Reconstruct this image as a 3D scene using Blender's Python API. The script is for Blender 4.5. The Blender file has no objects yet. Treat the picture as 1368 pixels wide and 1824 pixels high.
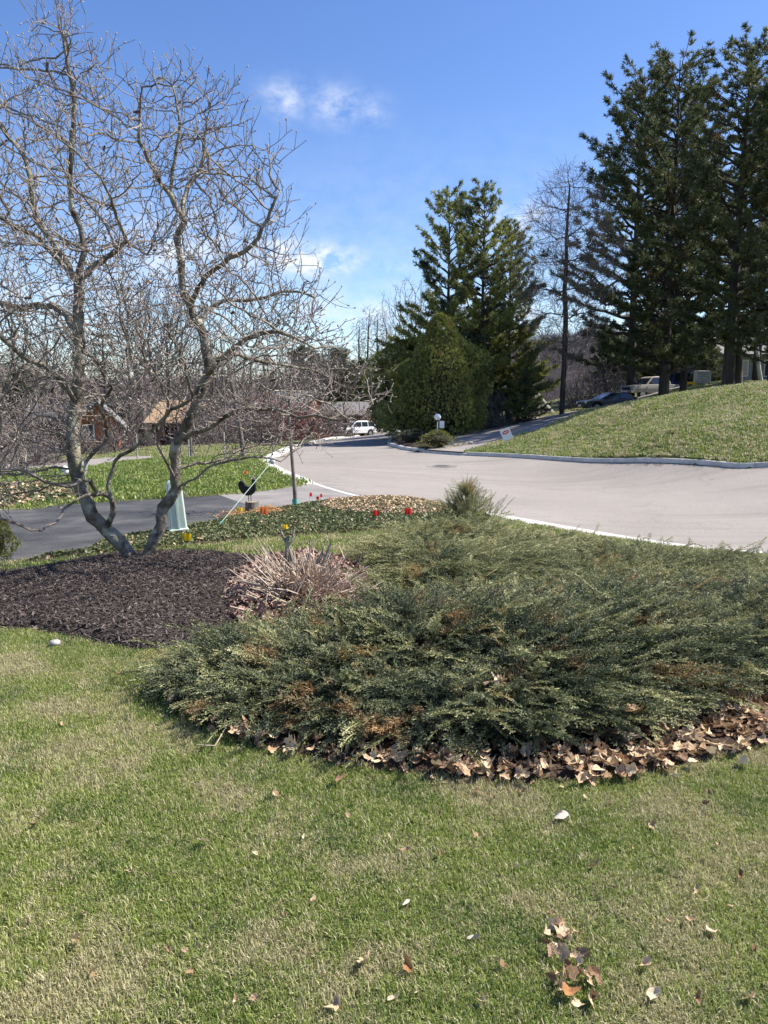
import bpy, bmesh, math, random
import numpy as np
from mathutils import Vector, Matrix, Euler
S = bpy.context.scene
C = S.collection
R = math.radians
rng = np.random.default_rng(11)
random.seed(5)

# ------------------------------------------------------------------ camera
F, CX, CY, PITCH, EYE = 1371.0, 684.0, 912.0, R(8.2), 1.6
cd = bpy.data.cameras.new('camera'); cam = bpy.data.objects.new('camera', cd); C.objects.link(cam)
cd.sensor_fit = 'VERTICAL'; cd.sensor_height = 24.0; cd.lens = 24.0 * F / 1824.0
cd.clip_start = 0.05; cd.clip_end = 3000
cam.location = (0, 0, EYE); cam.rotation_euler = (R(90) - PITCH, 0, 0)
S.camera = cam

# ------------------------------------------------------------------ sky, sun, exposure
SUN_EL, SUN_AZ = R(50), R(77)            # azimuth measured from +Y (view direction) towards +X
w = bpy.data.worlds.new('World'); S.world = w; w.use_nodes = True
nt = w.node_tree; nt.nodes.clear()
def wn(t, **k):
    n = nt.nodes.new(t)
    for a, b in k.items(): setattr(n, a, b)
    return n
out = wn('ShaderNodeOutputWorld'); bg = wn('ShaderNodeBackground'); bg.inputs['Strength'].default_value = 0.09
sky = wn('ShaderNodeTexSky', sky_type='NISHITA', sun_disc=False, sun_elevation=SUN_EL, sun_rotation=SUN_AZ,
         altitude=300, air_density=1.0, dust_density=0.35, ozone_density=2.2)
tc = wn('ShaderNodeTexCoord')
def wmath(op, a, b=None, clamp=False):
    n = wn('ShaderNodeMath', operation=op, use_clamp=clamp)
    for i, v in enumerate((a, b)):
        if v is None: continue
        if isinstance(v, (int, float)): n.inputs[i].default_value = v
        else: nt.links.new(v, n.inputs[i])
    return n.outputs[0]
def pxdir(px, py):
    v = Vector(((px - CX) / F, math.cos(PITCH) + (CY - py) / F * math.sin(PITCH), -math.sin(PITCH) + (CY - py) / F * math.cos(PITCH)))
    return v.normalized()
mp = wn('ShaderNodeMapping'); mp.inputs['Scale'].default_value = (22, 22, 34)
nt.links.new(tc.outputs['Generated'], mp.inputs['Vector'])
nz = wn('ShaderNodeTexNoise'); nz.inputs['Scale'].default_value = 1.5; nz.inputs['Detail'].default_value = 9; nz.inputs['Roughness'].default_value = 0.62
nt.links.new(mp.outputs[0], nz.inputs['Vector'])
total = None
#          px   py  half-width half-height strength
for px, py, hw, hh, st in [(508, 176, 36, 26, 0.62), (598, 188, 44, 28, 0.6), (655, 198, 34, 26, 0.36), (560, 464, 62, 24, 2.1), (500, 448, 45, 20, 1.5),
                           (700, 478, 40, 14, .5), (915, 395, 60, 26, .9), (330, 450, 170, 60, .75), (230, 520, 150, 60, .8), (620, 560, 90, 40, .75),
                           (60, 560, 180, 80, .55), (900, 560, 120, 50, .7), (1100, 600, 160, 50, .6)]:
    d = pxdir(px, py); r = Vector((d.y, -d.x, 0)).normalized(); u = r.cross(d)
    acc = None
    for ax, h in ((r, hw), (u, hh)):
        dp = wn('ShaderNodeVectorMath', operation='DOT_PRODUCT'); nt.links.new(tc.outputs['Generated'], dp.inputs[0]); dp.inputs[1].default_value = ax
        q = wmath('MULTIPLY', dp.outputs['Value'], F / h); q = wmath('MULTIPLY', q, q)
        acc = q if acc is None else wmath('ADD', acc, q)
    fw = wn('ShaderNodeVectorMath', operation='DOT_PRODUCT'); nt.links.new(tc.outputs['Generated'], fw.inputs[0]); fw.inputs[1].default_value = d
    g = wmath('MULTIPLY', wmath('POWER', 2.718, wmath('MULTIPLY', acc, -1.0)), wmath('GREATER_THAN', fw.outputs['Value'], 0))
    g = wmath('MULTIPLY', g, st)
    total = g if total is None else wmath('MAXIMUM', total, g)
# soft scattered cloud all round the lower sky, as in the strip the camera sees
sep = wn('ShaderNodeSeparateXYZ'); nt.links.new(tc.outputs['Generated'], sep.inputs[0])
band = wn('ShaderNodeMapRange'); band.inputs[1].default_value = 0.34; band.inputs[2].default_value = 0.02; band.inputs[3].default_value = 0.0; band.inputs[4].default_value = 0.3
nt.links.new(sep.outputs['Z'], band.inputs[0])
total = wmath('MAXIMUM', total, band.outputs[0])
cr = wn('ShaderNodeMapRange'); cr.inputs[1].default_value = 0.36; cr.inputs[2].default_value = 0.72
nt.links.new(nz.outputs['Fac'], cr.inputs[0])
mask = wmath('MULTIPLY', total, cr.outputs[0], True); mask = wmath('MULTIPLY', mask, 1.25, True)
hs = wn('ShaderNodeHueSaturation'); hs.inputs['Saturation'].default_value = 1.2; hs.inputs['Hue'].default_value = 0.512; hs.inputs['Value'].default_value = 1.1
nt.links.new(sky.outputs[0], hs.inputs['Color'])
mx = wn('ShaderNodeMix', data_type='RGBA'); mx.inputs[7].default_value = (5.6, 5.9, 6.6, 1)
nt.links.new(mask, mx.inputs[0]); nt.links.new(hs.outputs[0], mx.inputs[6])
nt.links.new(mx.outputs[2], bg.inputs['Color']); nt.links.new(bg.outputs[0], out.inputs[0])
sd = bpy.data.lights.new('sun', 'SUN'); sd.energy = 5.0; sd.angle = R(0.53); sd.color = (1.0, 0.95, 0.87)
sun = bpy.data.objects.new('sun', sd); C.objects.link(sun)
sdir = Vector((math.sin(SUN_AZ) * math.cos(SUN_EL), math.cos(SUN_AZ) * math.cos(SUN_EL), math.sin(SUN_EL)))
sun.rotation_euler = sdir.to_track_quat('Z', 'Y').to_euler(); sun.location = (20, 10, 40)
S.view_settings.view_transform = 'Standard'; S.view_settings.look = 'None'; S.view_settings.gamma = 1
S.view_settings.use_curve_mapping = False; S.view_settings.exposure = 0.98
S.cycles.max_bounces = 6; S.cycles.transparent_max_bounces = 4

# ------------------------------------------------------------------ helpers
def tag(o, label=None, cat=None, group=None, kind=None):
    if label: o['label'] = label
    if cat: o['category'] = cat
    if group: o['group'] = group
    if kind: o['kind'] = kind
    return o
def mesh(name, V, Fc, m=None, smooth=False, mi=None):
    me = bpy.data.meshes.new(name)
    V = np.asarray(V, dtype=np.float32)
    if isinstance(Fc, np.ndarray):
        n, k = Fc.shape
        me.vertices.add(len(V)); me.vertices.foreach_set('co', V.ravel())
        me.loops.add(n * k); me.loops.foreach_set('vertex_index', Fc.astype(np.int32).ravel())
        me.polygons.add(n); me.polygons.foreach_set('loop_start', np.arange(0, n * k, k, dtype=np.int32))
        me.update(calc_edges=True)
    else:
        me.from_pydata([tuple(map(float, v)) for v in V], [], Fc)
    for x in (m if isinstance(m, (list, tuple)) else [m] if m else []): me.materials.append(x)
    if mi is not None: me.polygons.foreach_set('material_index', np.asarray(mi, dtype=np.int32))
    me.polygons.foreach_set('use_smooth', np.full(len(me.polygons), smooth))
    me.update()
    return me
def obj(name, me, parent=None, loc=None, rot=None, scale=None):
    o = bpy.data.objects.new(name, me); C.objects.link(o)
    if parent: o.parent = parent
    if loc is not None: o.location = loc
    if rot is not None: o.rotation_euler = rot
    if scale is not None: o.scale = (scale,) * 3 if isinstance(scale, (int, float)) else scale
    return o
def empty(name, loc, rz=0):
    o = bpy.data.objects.new(name, None); C.objects.link(o); o.location = loc; o.rotation_euler = (0, 0, rz); return o
def fattr(me, name, vals, dom='POINT', typ='FLOAT'):
    a = me.attributes.new(name, typ, dom); a.data.foreach_set('vector' if typ == 'FLOAT_VECTOR' else 'value', np.asarray(vals, dtype=np.int32 if typ == 'INT' else np.float32).ravel())
class MB:
    """collects simple shapes into one mesh"""
    def __init__(s): s.V = []; s.F = []
    def add(s, V, Fc):
        b = len(s.V); s.V += [tuple(v) for v in V]; s.F += [tuple(b + i for i in f) for f in Fc]; return s
    def box(s, x0, x1, y0, y1, z0, z1):
        return s.add([(x0, y0, z0), (x1, y0, z0), (x1, y1, z0), (x0, y1, z0), (x0, y0, z1), (x1, y0, z1), (x1, y1, z1), (x0, y1, z1)],
                     [(0, 3, 2, 1), (4, 5, 6, 7), (0, 1, 5, 4), (1, 2, 6, 5), (2, 3, 7, 6), (3, 0, 4, 7)])
    def prism(s, prof, y0, y1, inset=None):
        """profile of (x, z) points swept along y; inset = (z from which the ends move in, amount at top)"""
        n = len(prof); V = []
        zt = max(p[1] for p in prof)
        for y, sg in ((y0, 1), (y1, -1)):
            for x, z in prof:
                d = 0
                if inset and z > inset[0]: d = inset[1] * (z - inset[0]) / max(1e-6, zt - inset[0])
                V.append((x, y + sg * d, z))
        return s.add(V, [tuple(range(n))[::-1], tuple(range(n, 2 * n))] + [(i, (i + 1) % n, n + (i + 1) % n, n + i) for i in range(n)])
    def cyl(s, p0, p1, r0, r1=None, n=12, cap=True):
        p0, p1 = Vector(p0), Vector(p1); r1 = r0 if r1 is None else r1
        q = (p1 - p0).to_track_quat('Z', 'Y'); V = []
        for p, r in ((p0, r0), (p1, r1)):
            for i in range(n):
                a = 2 * math.pi * i / n; V.append(p + q @ Vector((r * math.cos(a), r * math.sin(a), 0)))
        Fc = [(i, (i + 1) % n, n + (i + 1) % n, n + i) for i in range(n)]
        if cap: Fc += [tuple(range(n))[::-1], tuple(range(n, 2 * n))]
        return s.add(V, Fc)
    def ball(s, c, r, n=10, m=7, sc=(1, 1, 1)):
        V = [(c[0], c[1], c[2] + r * sc[2])]
        for j in range(1, m):
            t = math.pi * j / m
            for i in range(n):
                a = 2 * math.pi * i / n
                V.append((c[0] + r * sc[0] * math.sin(t) * math.cos(a), c[1] + r * sc[1] * math.sin(t) * math.sin(a), c[2] + r * sc[2] * math.cos(t)))
        V.append((c[0], c[1], c[2] - r * sc[2])); L = len(V) - 1
        Fc = [(0, 1 + i, 1 + (i + 1) % n) for i in range(n)]
        for j in range(m - 2):
            for i in range(n):
                a = 1 + j * n + i; b = 1 + j * n + (i + 1) % n; Fc.append((a, a + n, b + n, b))
        Fc += [(L, 1 + (m - 2) * n + (i + 1) % n, 1 + (m - 2) * n + i) for i in range(n)]
        return s.add(V, Fc)
    def build(s, name, m, parent=None, smooth=False, bevel=0, **k):
        me = mesh(name, s.V, s.F, m, smooth)
        o = obj(name, me, parent, **k)
        if bevel:
            b = o.modifiers.new('b', 'BEVEL'); b.width = bevel; b.segments = 2; b.limit_method = 'ANGLE'; b.angle_limit = R(35)
        return o

# materials ---------------------------------------------------------
def material(name, cols, scale=5.0, rough=0.85, bump=0.0, bscale=None, transl=0.0, detail=6, lo=0.35, hi=0.65, attr=None, attr_mix=0.5,
             rand=0.0, metallic=0.0, coord='Object', stretch=None, spots=None, spec=0.3, emit=None, cracks=None):
    """cols: list of linear rgb along a ramp driven by noise (+ a per-face attribute and per-instance random)"""
    m = bpy.data.materials.new(name); m.use_nodes = True; t = m.node_tree; N = t.nodes; L = t.links; N.clear()
    o = N.new('ShaderNodeOutputMaterial'); p = N.new('ShaderNodeBsdfPrincipled')
    p.inputs['Roughness'].default_value = rough; p.inputs['Metallic'].default_value = metallic
    p.inputs['Specular IOR Level'].default_value = spec
    if len(cols) == 1 and not spots:
        p.inputs['Base Color'].default_value = (*cols[0], 1); col = None
    tcn = N.new('ShaderNodeTexCoord')
    if coord == 'World':
        g = N.new('ShaderNodeNewGeometry'); vec = g.outputs['Position']
    else: vec = tcn.outputs[coord]
    if stretch:
        mpn = N.new('ShaderNodeMapping'); mpn.inputs['Scale'].default_value = stretch; L.new(vec, mpn.inputs[0]); vec = mpn.outputs[0]
    nzn = N.new('ShaderNodeTexNoise'); nzn.inputs['Scale'].default_value = scale; nzn.inputs['Detail'].default_value = detail; nzn.inputs['Roughness'].default_value = 0.6
    L.new(vec, nzn.inputs['Vector'])
    mr = N.new('ShaderNodeMapRange'); mr.inputs[1].default_value = lo; mr.inputs[2].default_value = hi; L.new(nzn.outputs['Fac'], mr.inputs[0])
    fac = mr.outputs[0]
    def mixf(a, b, f):
        x = N.new('ShaderNodeMix'); x.inputs[0].default_value = f; L.new(a, x.inputs[2]); L.new(b, x.inputs[3]); return x.outputs[0]
    if attr:
        an = N.new('ShaderNodeAttribute'); an.attribute_name = attr; fac = mixf(fac, an.outputs['Fac'], attr_mix)
    if rand:
        oi = N.new('ShaderNodeObjectInfo'); fac = mixf(fac, oi.outputs['Random'], rand)
    if len(cols) > 1:
        cr_ = N.new('ShaderNodeValToRGB'); e = cr_.color_ramp.elements
        while len(e) < len(cols): e.new(0.5)
        for i, c in enumerate(cols): e[i].position = i / (len(cols) - 1); e[i].color = (*c, 1)
        L.new(fac, cr_.inputs[0]); col = cr_.outputs[0]
    elif spots:
        rg = N.new('ShaderNodeRGB'); rg.outputs[0].default_value = (*cols[0], 1); col = rg.outputs[0]
    for sp in (spots or []):     # (colour, scale, lo, hi, stretch)
        n2 = N.new('ShaderNodeTexNoise'); n2.inputs['Scale'].default_value = sp[1]; n2.inputs['Detail'].default_value = 5
        v2 = tcn.outputs['Object'] if coord != 'World' else g.outputs['Position']
        if len(sp) > 4 and sp[4]:
            m2 = N.new('ShaderNodeMapping'); m2.inputs['Scale'].default_value = sp[4]; L.new(v2, m2.inputs[0]); v2 = m2.outputs[0]
        L.new(v2, n2.inputs['Vector'])
        r2 = N.new('ShaderNodeMapRange'); r2.inputs[1].default_value = sp[2]; r2.inputs[2].default_value = sp[3]; L.new(n2.outputs['Fac'], r2.inputs[0])
        x = N.new('ShaderNodeMix'); x.data_type = 'RGBA'; x.inputs[7].default_value = (*sp[0], 1)
        L.new(r2.outputs[0], x.inputs[0]); L.new(col, x.inputs[6]); col = x.outputs[2]
    if cracks:
        vo = N.new('ShaderNodeTexVoronoi'); vo.feature = 'DISTANCE_TO_EDGE'; vo.inputs['Scale'].default_value = cracks[0]
        nd = N.new('ShaderNodeTexNoise'); nd.inputs['Scale'].default_value = 1.2; nd.inputs['Detail'].default_value = 6
        L.new(g.outputs['Position'], nd.inputs['Vector'])
        va = N.new('ShaderNodeVectorMath'); va.operation = 'ADD'; L.new(g.outputs['Position'], va.inputs[0])
        vs = N.new('ShaderNodeVectorMath'); vs.operation = 'SCALE'; vs.inputs['Scale'].default_value = 2.5; L.new(nd.outputs['Color'], vs.inputs[0]); L.new(vs.outputs[0], va.inputs[1])
        L.new(va.outputs[0], vo.inputs['Vector'])
        r3 = N.new('ShaderNodeMapRange'); r3.inputs[1].default_value = cracks[1]; r3.inputs[2].default_value = 0; r3.inputs[4].default_value = cracks[3]; L.new(vo.outputs['Distance'], r3.inputs[0])
        x = N.new('ShaderNodeMix'); x.data_type = 'RGBA'; x.inputs[7].default_value = (*cracks[2], 1)
        L.new(r3.outputs[0], x.inputs[0]); L.new(col, x.inputs[6]); col = x.outputs[2]
    if col is not None: L.new(col, p.inputs['Base Color'])
    if bump:
        b = N.new('ShaderNodeBump'); b.inputs['Strength'].default_value = bump; b.inputs['Distance'].default_value = 0.02
        n3 = N.new('ShaderNodeTexNoise'); n3.inputs['Scale'].default_value = bscale or scale * 4; n3.inputs['Detail'].default_value = 6; L.new(vec, n3.inputs['Vector'])
        L.new(n3.outputs['Fac'], b.inputs['Height']); L.new(b.outputs[0], p.inputs['Normal'])
    sh = p.outputs[0]
    if transl:
        tr = N.new('ShaderNodeBsdfTranslucent')
        if col is not None: L.new(col, tr.inputs['Color'])
        else: tr.inputs['Color'].default_value = (*cols[0], 1)
        ms = N.new('ShaderNodeMixShader'); ms.inputs[0].default_value = transl; L.new(sh, ms.inputs[1]); L.new(tr.outputs[0], ms.inputs[2]); sh = ms.outputs[0]
    L.new(sh, o.inputs[0])
    return m

# tubes -------------------------------------------------------------
REFS = np.array([(1, 0, 0), (0, 1, 0), (0, 0, 1), (.6, .8, 0), (.8, -.6, 0), (0, .7, .714), (.7, 0, -.714)])
def tube(pts, rad, n):
    pts = np.asarray(pts, float); k = len(pts)
    t = np.gradient(pts, axis=0); t /= np.linalg.norm(t, axis=1, keepdims=True) + 1e-9
    ref = REFS[np.abs(t @ REFS.T).max(0).argmin()]
    a = np.cross(t, ref); a /= np.linalg.norm(a, axis=1, keepdims=True) + 1e-9; b = np.cross(t, a)
    th = np.arange(n) * 2 * math.pi / n
    V = pts[:, None] + np.asarray(rad)[:, None, None] * (a[:, None] * np.cos(th)[None, :, None] + b[:, None] * np.sin(th)[None, :, None])
    i = np.arange(k - 1)[:, None] * n + np.arange(n)[None]; j = np.arange(k - 1)[:, None] * n + (np.arange(n)[None] + 1) % n
    Fq = np.stack([i, j, j + n, i + n], -1).reshape(-1, 4)
    return V.reshape(-1, 3), Fq
def tubes(name, chains, m, smooth=True):
    Vs, Fs, b = [], [], 0
    for pts, rad, n in chains:
        V, Fq = tube(pts, rad, n); Vs.append(V); Fs.append(Fq + b); b += len(V)
    return mesh(name, np.concatenate(Vs), np.concatenate(Fs), m, smooth)

# scatter through geometry nodes: only for what nobody could count ----------
def source(name, me): return bpy.data.objects.new(name, me)
def scatter(name, pts, eul, scl, idx, sources, parent=None):
    me = bpy.data.meshes.new(name); me.vertices.add(len(pts)); me.vertices.foreach_set('co', np.asarray(pts, dtype=np.float32).ravel()); me.update()
    fattr(me, 'rot', eul, typ='FLOAT_VECTOR'); fattr(me, 'scl', scl); fattr(me, 'vi', idx, typ='INT')
    o = obj(name, me, parent)
    g = bpy.data.node_groups.new(name + '_nodes', 'GeometryNodeTree')
    g.interface.new_socket('Geometry', in_out='INPUT', socket_type='NodeSocketGeometry'); g.interface.new_socket('Geometry', in_out='OUTPUT', socket_type='NodeSocketGeometry')
    N, L = g.nodes, g.links
    gi, go = N.new('NodeGroupInput'), N.new('NodeGroupOutput'); ip = N.new('GeometryNodeInstanceOnPoints'); gt = N.new('GeometryNodeGeometryToInstance')
    for s_ in reversed(sources):
        oi = N.new('GeometryNodeObjectInfo'); oi.inputs['Object'].default_value = s_; oi.transform_space = 'ORIGINAL'; L.new(oi.outputs['Geometry'], gt.inputs[0])
    L.new(gi.outputs[0], ip.inputs['Points']); L.new(gt.outputs[0], ip.inputs['Instance']); ip.inputs['Pick Instance'].default_value = True
    def at(nm, ty):
        a = N.new('GeometryNodeInputNamedAttribute'); a.data_type = ty; a.inputs['Name'].default_value = nm; return [x for x in a.outputs if x.enabled][0]
    L.new(at('vi', 'INT'), ip.inputs['Instance Index'])
    er = N.new('FunctionNodeEulerToRotation'); L.new(at('rot', 'FLOAT_VECTOR'), er.inputs[0]); L.new(er.outputs[0], ip.inputs['Rotation'])
    L.new(at('scl', 'FLOAT'), ip.inputs['Scale']); L.new(ip.outputs[0], go.inputs[0])
    md = o.modifiers.new('scatter', 'NODES'); md.node_group = g
    return o

# image <-> world ----------------------------------------------------
cp, sp_ = math.cos(PITCH), math.sin(PITCH)
def P(px, py, D):
    v = (CY - py) / F; dy = cp + v * sp_
    return np.array([(px - CX) / F * D / dy, D, EYE + (v * cp - sp_) * D / dy])
# ------------------------------------------------------------------ terrain
ctrl = [(-4, -6, 0), (4, -6, 0), (0, -2, 0), (-3, 2, 0), (3, 2, 0), (0, 3, 0), (-4, 5, 0), (0, 5.5, 0), (4, 5.5, -.02), (1.5, 8, -.1), (5, 8, -.22),
        (-30, 0, -.3), (30, 0, .3), (-60, 20, -2), (60, 20, 4), (-60, -20, -1), (60, -20, 1), (-80, 90, -4), (-30, 130, -3), (40, 130, 0), (100, 100, 5), (0, 150, -3), (-120, 150, -3), (110, 150, 4),
        (22, 60, 2.5), (30, 60, 3.2), (26, 46, 2.8), (45, 60, 4), (18, 75, 2.2)]
for a in [(240, 1005, 7.8), (1368, 985, 10.5), (1050, 945, 12.4), (880, 915, 13.8), (690, 890, 16), (640, 880, 17), (566, 860, 19.5), (487, 824, 26), (522, 796, 42), (556, 788, 55), (615, 778, 75),
          (660, 771, 95), (830, 806, 33), (1100, 818, 26.5), (1368, 824, 22.5), (1250, 821.5, 24.2), (960, 812, 29.6), (755, 801, 36), (690, 786, 49), (716, 771, 80), (729, 760, 110), (0, 905, 14.5), (20, 1000, 8.7), (210, 890, 16), (318, 955, 10.3),
          (0, 830, 30), (180, 822, 38), (300, 795, 50), (170, 806, 52), (840, 780, 41), (900, 763, 46), (960, 748, 51), (1060, 725, 57), (1150, 711, 62), (1000, 738, 49), (1150, 716, 46), (1175, 711, 53), (1225, 707, 46), (1090, 730, 42), (1368, 692, 46), (1290, 698, 40),
          (1368, 689, 32), (1250, 704, 33), (1140, 720, 34.5), (1060, 740, 35), (1000, 757, 36), (900, 789, 35), (1200, 769, 27), (1368, 760, 26), (1100, 776, 30.5), (1290, 730, 29.5)]:
    ctrl.append(tuple(P(*a)))
ctrl = np.array(ctrl); CC = 2.5
def phi(a, b): return np.sqrt(((a[:, None, :2] - b[None, :, :2]) ** 2).sum(-1) + CC * CC)
A = phi(ctrl, ctrl); n_ = len(ctrl); M_ = np.zeros((n_ + 3, n_ + 3)); M_[:n_, :n_] = A + 0.02 * np.eye(n_) * -1
M_[:n_, n_] = 1; M_[:n_, n_ + 1:] = ctrl[:, :2]; M_[n_:, :n_] = M_[:n_, n_:].T
W_ = np.linalg.solve(M_, np.concatenate([ctrl[:, 2], [0, 0, 0]]))
def H(x, y):
    x, y = np.atleast_1d(np.asarray(x, float)), np.atleast_1d(np.asarray(y, float))
    q = np.stack([x.ravel(), y.ravel()], 1); o = np.empty(len(q))
    for i in range(0, len(q), 20000):
        b = q[i:i + 20000]; o[i:i + 20000] = phi(b, ctrl) @ W_[:n_] + W_[n_] + b @ W_[n_ + 1:]
    r = o.reshape(x.shape)
    return r
def h(x, y): return float(H(x, y)[0])
Ds = np.exp(np.linspace(math.log(1.0), math.log(160), 1500))
def G(px, py):
    """ground point seen at a photo pixel"""
    v = (CY - py) / F; dy = cp + v * sp_; xs = (px - CX) / F * Ds / dy; zs = EYE + (v * cp - sp_) * Ds / dy
    b = zs - H(xs, Ds); k = np.argmax(b < 0)
    if not (b < 0).any(): k = len(Ds) - 1
    f = 0 if k == 0 else b[k - 1] / (b[k - 1] - b[k]); D = Ds[k - 1] + f * (Ds[k] - Ds[k - 1]) if k else Ds[0]
    x = (px - CX) / F * D / dy
    return np.array([x, D, h(x, D)])
def spline(pts, n, closed=False):
    pts = np.asarray(pts, float); k = len(pts)
    q = np.vstack([pts[0] * 2 - pts[1], pts, pts[-1] * 2 - pts[-2]]) if not closed else np.vstack([pts[-1], pts, pts[0], pts[1]])
    seg = k if closed else k - 1; o = []
    for i in range(seg):
        p0, p1, p2, p3 = q[i:i + 4]
        for t in np.linspace(0, 1, n, endpoint=False):
            o.append(.5 * ((2 * p1) + (-p0 + p2) * t + (2 * p0 - 5 * p1 + 4 * p2 - p3) * t * t + (-p0 + 3 * p1 - 3 * p2 + p3) * t ** 3))
    if not closed: o.append(pts[-1])
    return np.array(o)
def inside(poly, x, y):
    r = np.zeros(x.shape, bool); n = len(poly)
    for i in range(n):
        x0, y0 = poly[i][:2]; x1, y1 = poly[(i + 1) % n][:2]
        if y0 == y1: continue
        c = ((y0 > y) != (y1 > y)) & (x < (x1 - x0) * (y - y0) / (y1 - y0) + x0); r ^= c
    return r
def pdist(poly, x, y, closed=True):
    d = np.full(x.shape, 1e9); n = len(poly)
    for i in range(n if closed else n - 1):
        a = np.array(poly[i][:2]); b = np.array(poly[(i + 1) % n][:2]); e = b - a; L2 = e @ e + 1e-12
        t = np.clip(((x - a[0]) * e[0] + (y - a[1]) * e[1]) / L2, 0, 1)
        d = np.minimum(d, np.hypot(x - a[0] - t * e[0], y - a[1] - t * e[1]))
    return d
def sdist(poly, x, y):
    d = pdist(poly, x, y); return np.where(inside(poly, x, y), d, -d)   # positive inside

# road edges: near (left) kerb line and far (right) kerb line, as matched pairs
nearR = P(1368, 985, 10.5); farR = P(1368, 824, 22.5)
Lk = [np.array([16, 6.0, 0]), np.array([10.5, 8.0, 0]), nearR, P(1050, 945, 12.4), P(880, 915, 13.8), P(690, 890, 16), P(566, 860, 19.8), P(487, 824, 26), P(487, 807, 33), P(522, 796, 42), P(556, 788, 55), P(615, 778, 75), P(660, 771, 98), P(700, 765, 130)]
Rk = [np.array([21, 17.5, 0]), np.array([15.0, 20.3, 0]), farR, P(1250, 821.5, 24.2), P(1100, 818, 26.5), P(960, 812, 29.6), P(830, 806, 33), P(790, 803, 34.5), P(755, 801, 36), P(707, 795, 40), P(690, 786, 49), P(712, 772, 75), P(727, 765, 98), P(740, 760, 130)]
NS = 10
LkS, RkS = spline(np.array(Lk)[:, :2], NS), spline(np.array(Rk)[:, :2], NS)
road_poly = np.vstack([LkS, RkS[::-1]])
def loft(name, Ls, Rs, m, dz=0.0, nx=16):
    n = len(Ls); t = np.linspace(0, 1, nx + 1)[None, :, None]
    q = Ls[:, None] * (1 - t) + Rs[:, None] * t
    z = H(q[..., 0], q[..., 1]) + (dz(q[..., 0], q[..., 1]) if callable(dz) else dz)
    V = np.concatenate([q, z[..., None]], -1).reshape(-1, 3)
    i = np.arange(n - 1)[:, None] * (nx + 1) + np.arange(nx)[None]
    return mesh(name, V, np.stack([i, i + nx + 1, i + nx + 2, i + 1], -1).reshape(-1, 4), m, True)
ROADZ = -0.13
M = {}
M['road'] = material('road_asphalt', [(.235, .208, .185), (.262, .233, .207), (.285, .254, .228)], scale=.35, rough=.95, bump=.35, bscale=60, coord='World', detail=10,
                     spots=[((.15, .135, .12), 42, .5, .66), ((.42, .39, .36), 60, .56, .72), ((.18, .16, .14), .9, .5, .85, (.1, 1.8, 1)), ((.17, .15, .135), .45, .62, .8)], cracks=(.11, .008, (.14, .125, .115), .4))
M['drive'] = material('driveway_asphalt', [(.03, .03, .033), (.055, .054, .055), (.09, .088, .085)], scale=1.2, rough=.9, bump=.5, bscale=45, coord='World', spots=[((.2, .2, .195), 70, .6, .75)], detail=9, cracks=(.5, .012, (.03, .03, .03), .6))
M['apron'] = material('apron_asphalt', [(.17, .155, .145), (.25, .23, .215)], scale=1.5, rough=.95, bump=.4, bscale=50, coord='World', spots=[((.13, .125, .12), 80, .6, .72)])
M['rdrive'] = material('worn_driveway', [(.2, .175, .155), (.29, .255, .23)], scale=.6, rough=.95, coord='World')
M['kerb'] = material('kerb_concrete', [(.44, .42, .385), (.58, .56, .52)], scale=3, rough=.9, bump=.3, bscale=40, coord='World', spots=[((.3, .28, .25), 2.5, .58, .75)])
M['ground'] = material('lawn_ground', [(.05, .07, .02), (.10, .12, .035), (.2, .18, .08)], scale=1.3, rough=1, bump=.8, bscale=60, coord='World', detail=10)
tag(obj('road', loft('road', LkS, RkS, M['road'], ROADZ, 24)), kind='structure')

# driveways --------------------------------------------------------
dl_top = [P(566, 859, 19.8), G(470, 871), G(400, 878), G(300, 885), G(210, 890), G(100, 897), G(0, 905), np.array([-14, 14.2, 0])]
dl_bot = [P(700, 893, 15.9), G(610, 897), G(500, 907), G(400, 925), G(320, 940), G(190, 966), G(30, 1000), np.array([-12, 6.5, 0])]
dT, dB = spline(np.array(dl_top)[:, :2], 8), spline(np.array(dl_bot)[:, :2], 8)
cut = 17
tag(obj('driveway_apron', loft('driveway_apron', dB[:cut + 1], dT[:cut + 1], M['apron'], lambda x, y: -0.035, 12)), kind='structure')
tag(obj('driveway', loft('driveway', dB[cut:], dT[cut:], M['drive'], lambda x, y: -0.03, 12)), kind='structure')
drive_poly = np.vstack([dB, dT[::-1]])
rT, rB = [P(760, 801, 35.8), G(800, 783), G(860, 765), G(930, 748), G(1010, 735), P(1100, 716, 60), P(1215, 706, 66)], [P(824, 806, 33.2), G(880, 789), G(935, 772), G(985, 757), P(1060, 731, 53), P(1140, 716, 56), P(1240, 707, 58)]
rTs, rBs = spline(np.array(rT)[:, :2], 8), spline(np.array(rB)[:, :2], 8)
tag(obj('side_driveway', loft('side_driveway', rBs, rTs, M['rdrive'], 0.02, 10)), kind='structure')
rdrive_poly = np.vstack([rBs, rTs[::-1]])
lT, lB = [G(275, 812), G(200, 815), G(110, 822), np.array([-26, 34, 0])], [G(275, 818), G(200, 826), G(95, 836), np.array([-22, 27, 0])]
lTs, lBs = spline(np.array(lT)[:, :2], 6), spline(np.array(lB)[:, :2], 6)
tag(obj('lane', loft('lane', lBs, lTs, M['rdrive'], 0.02, 6)), kind='structure')
lane_poly = np.vstack([lBs, lTs[::-1]])

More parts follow.
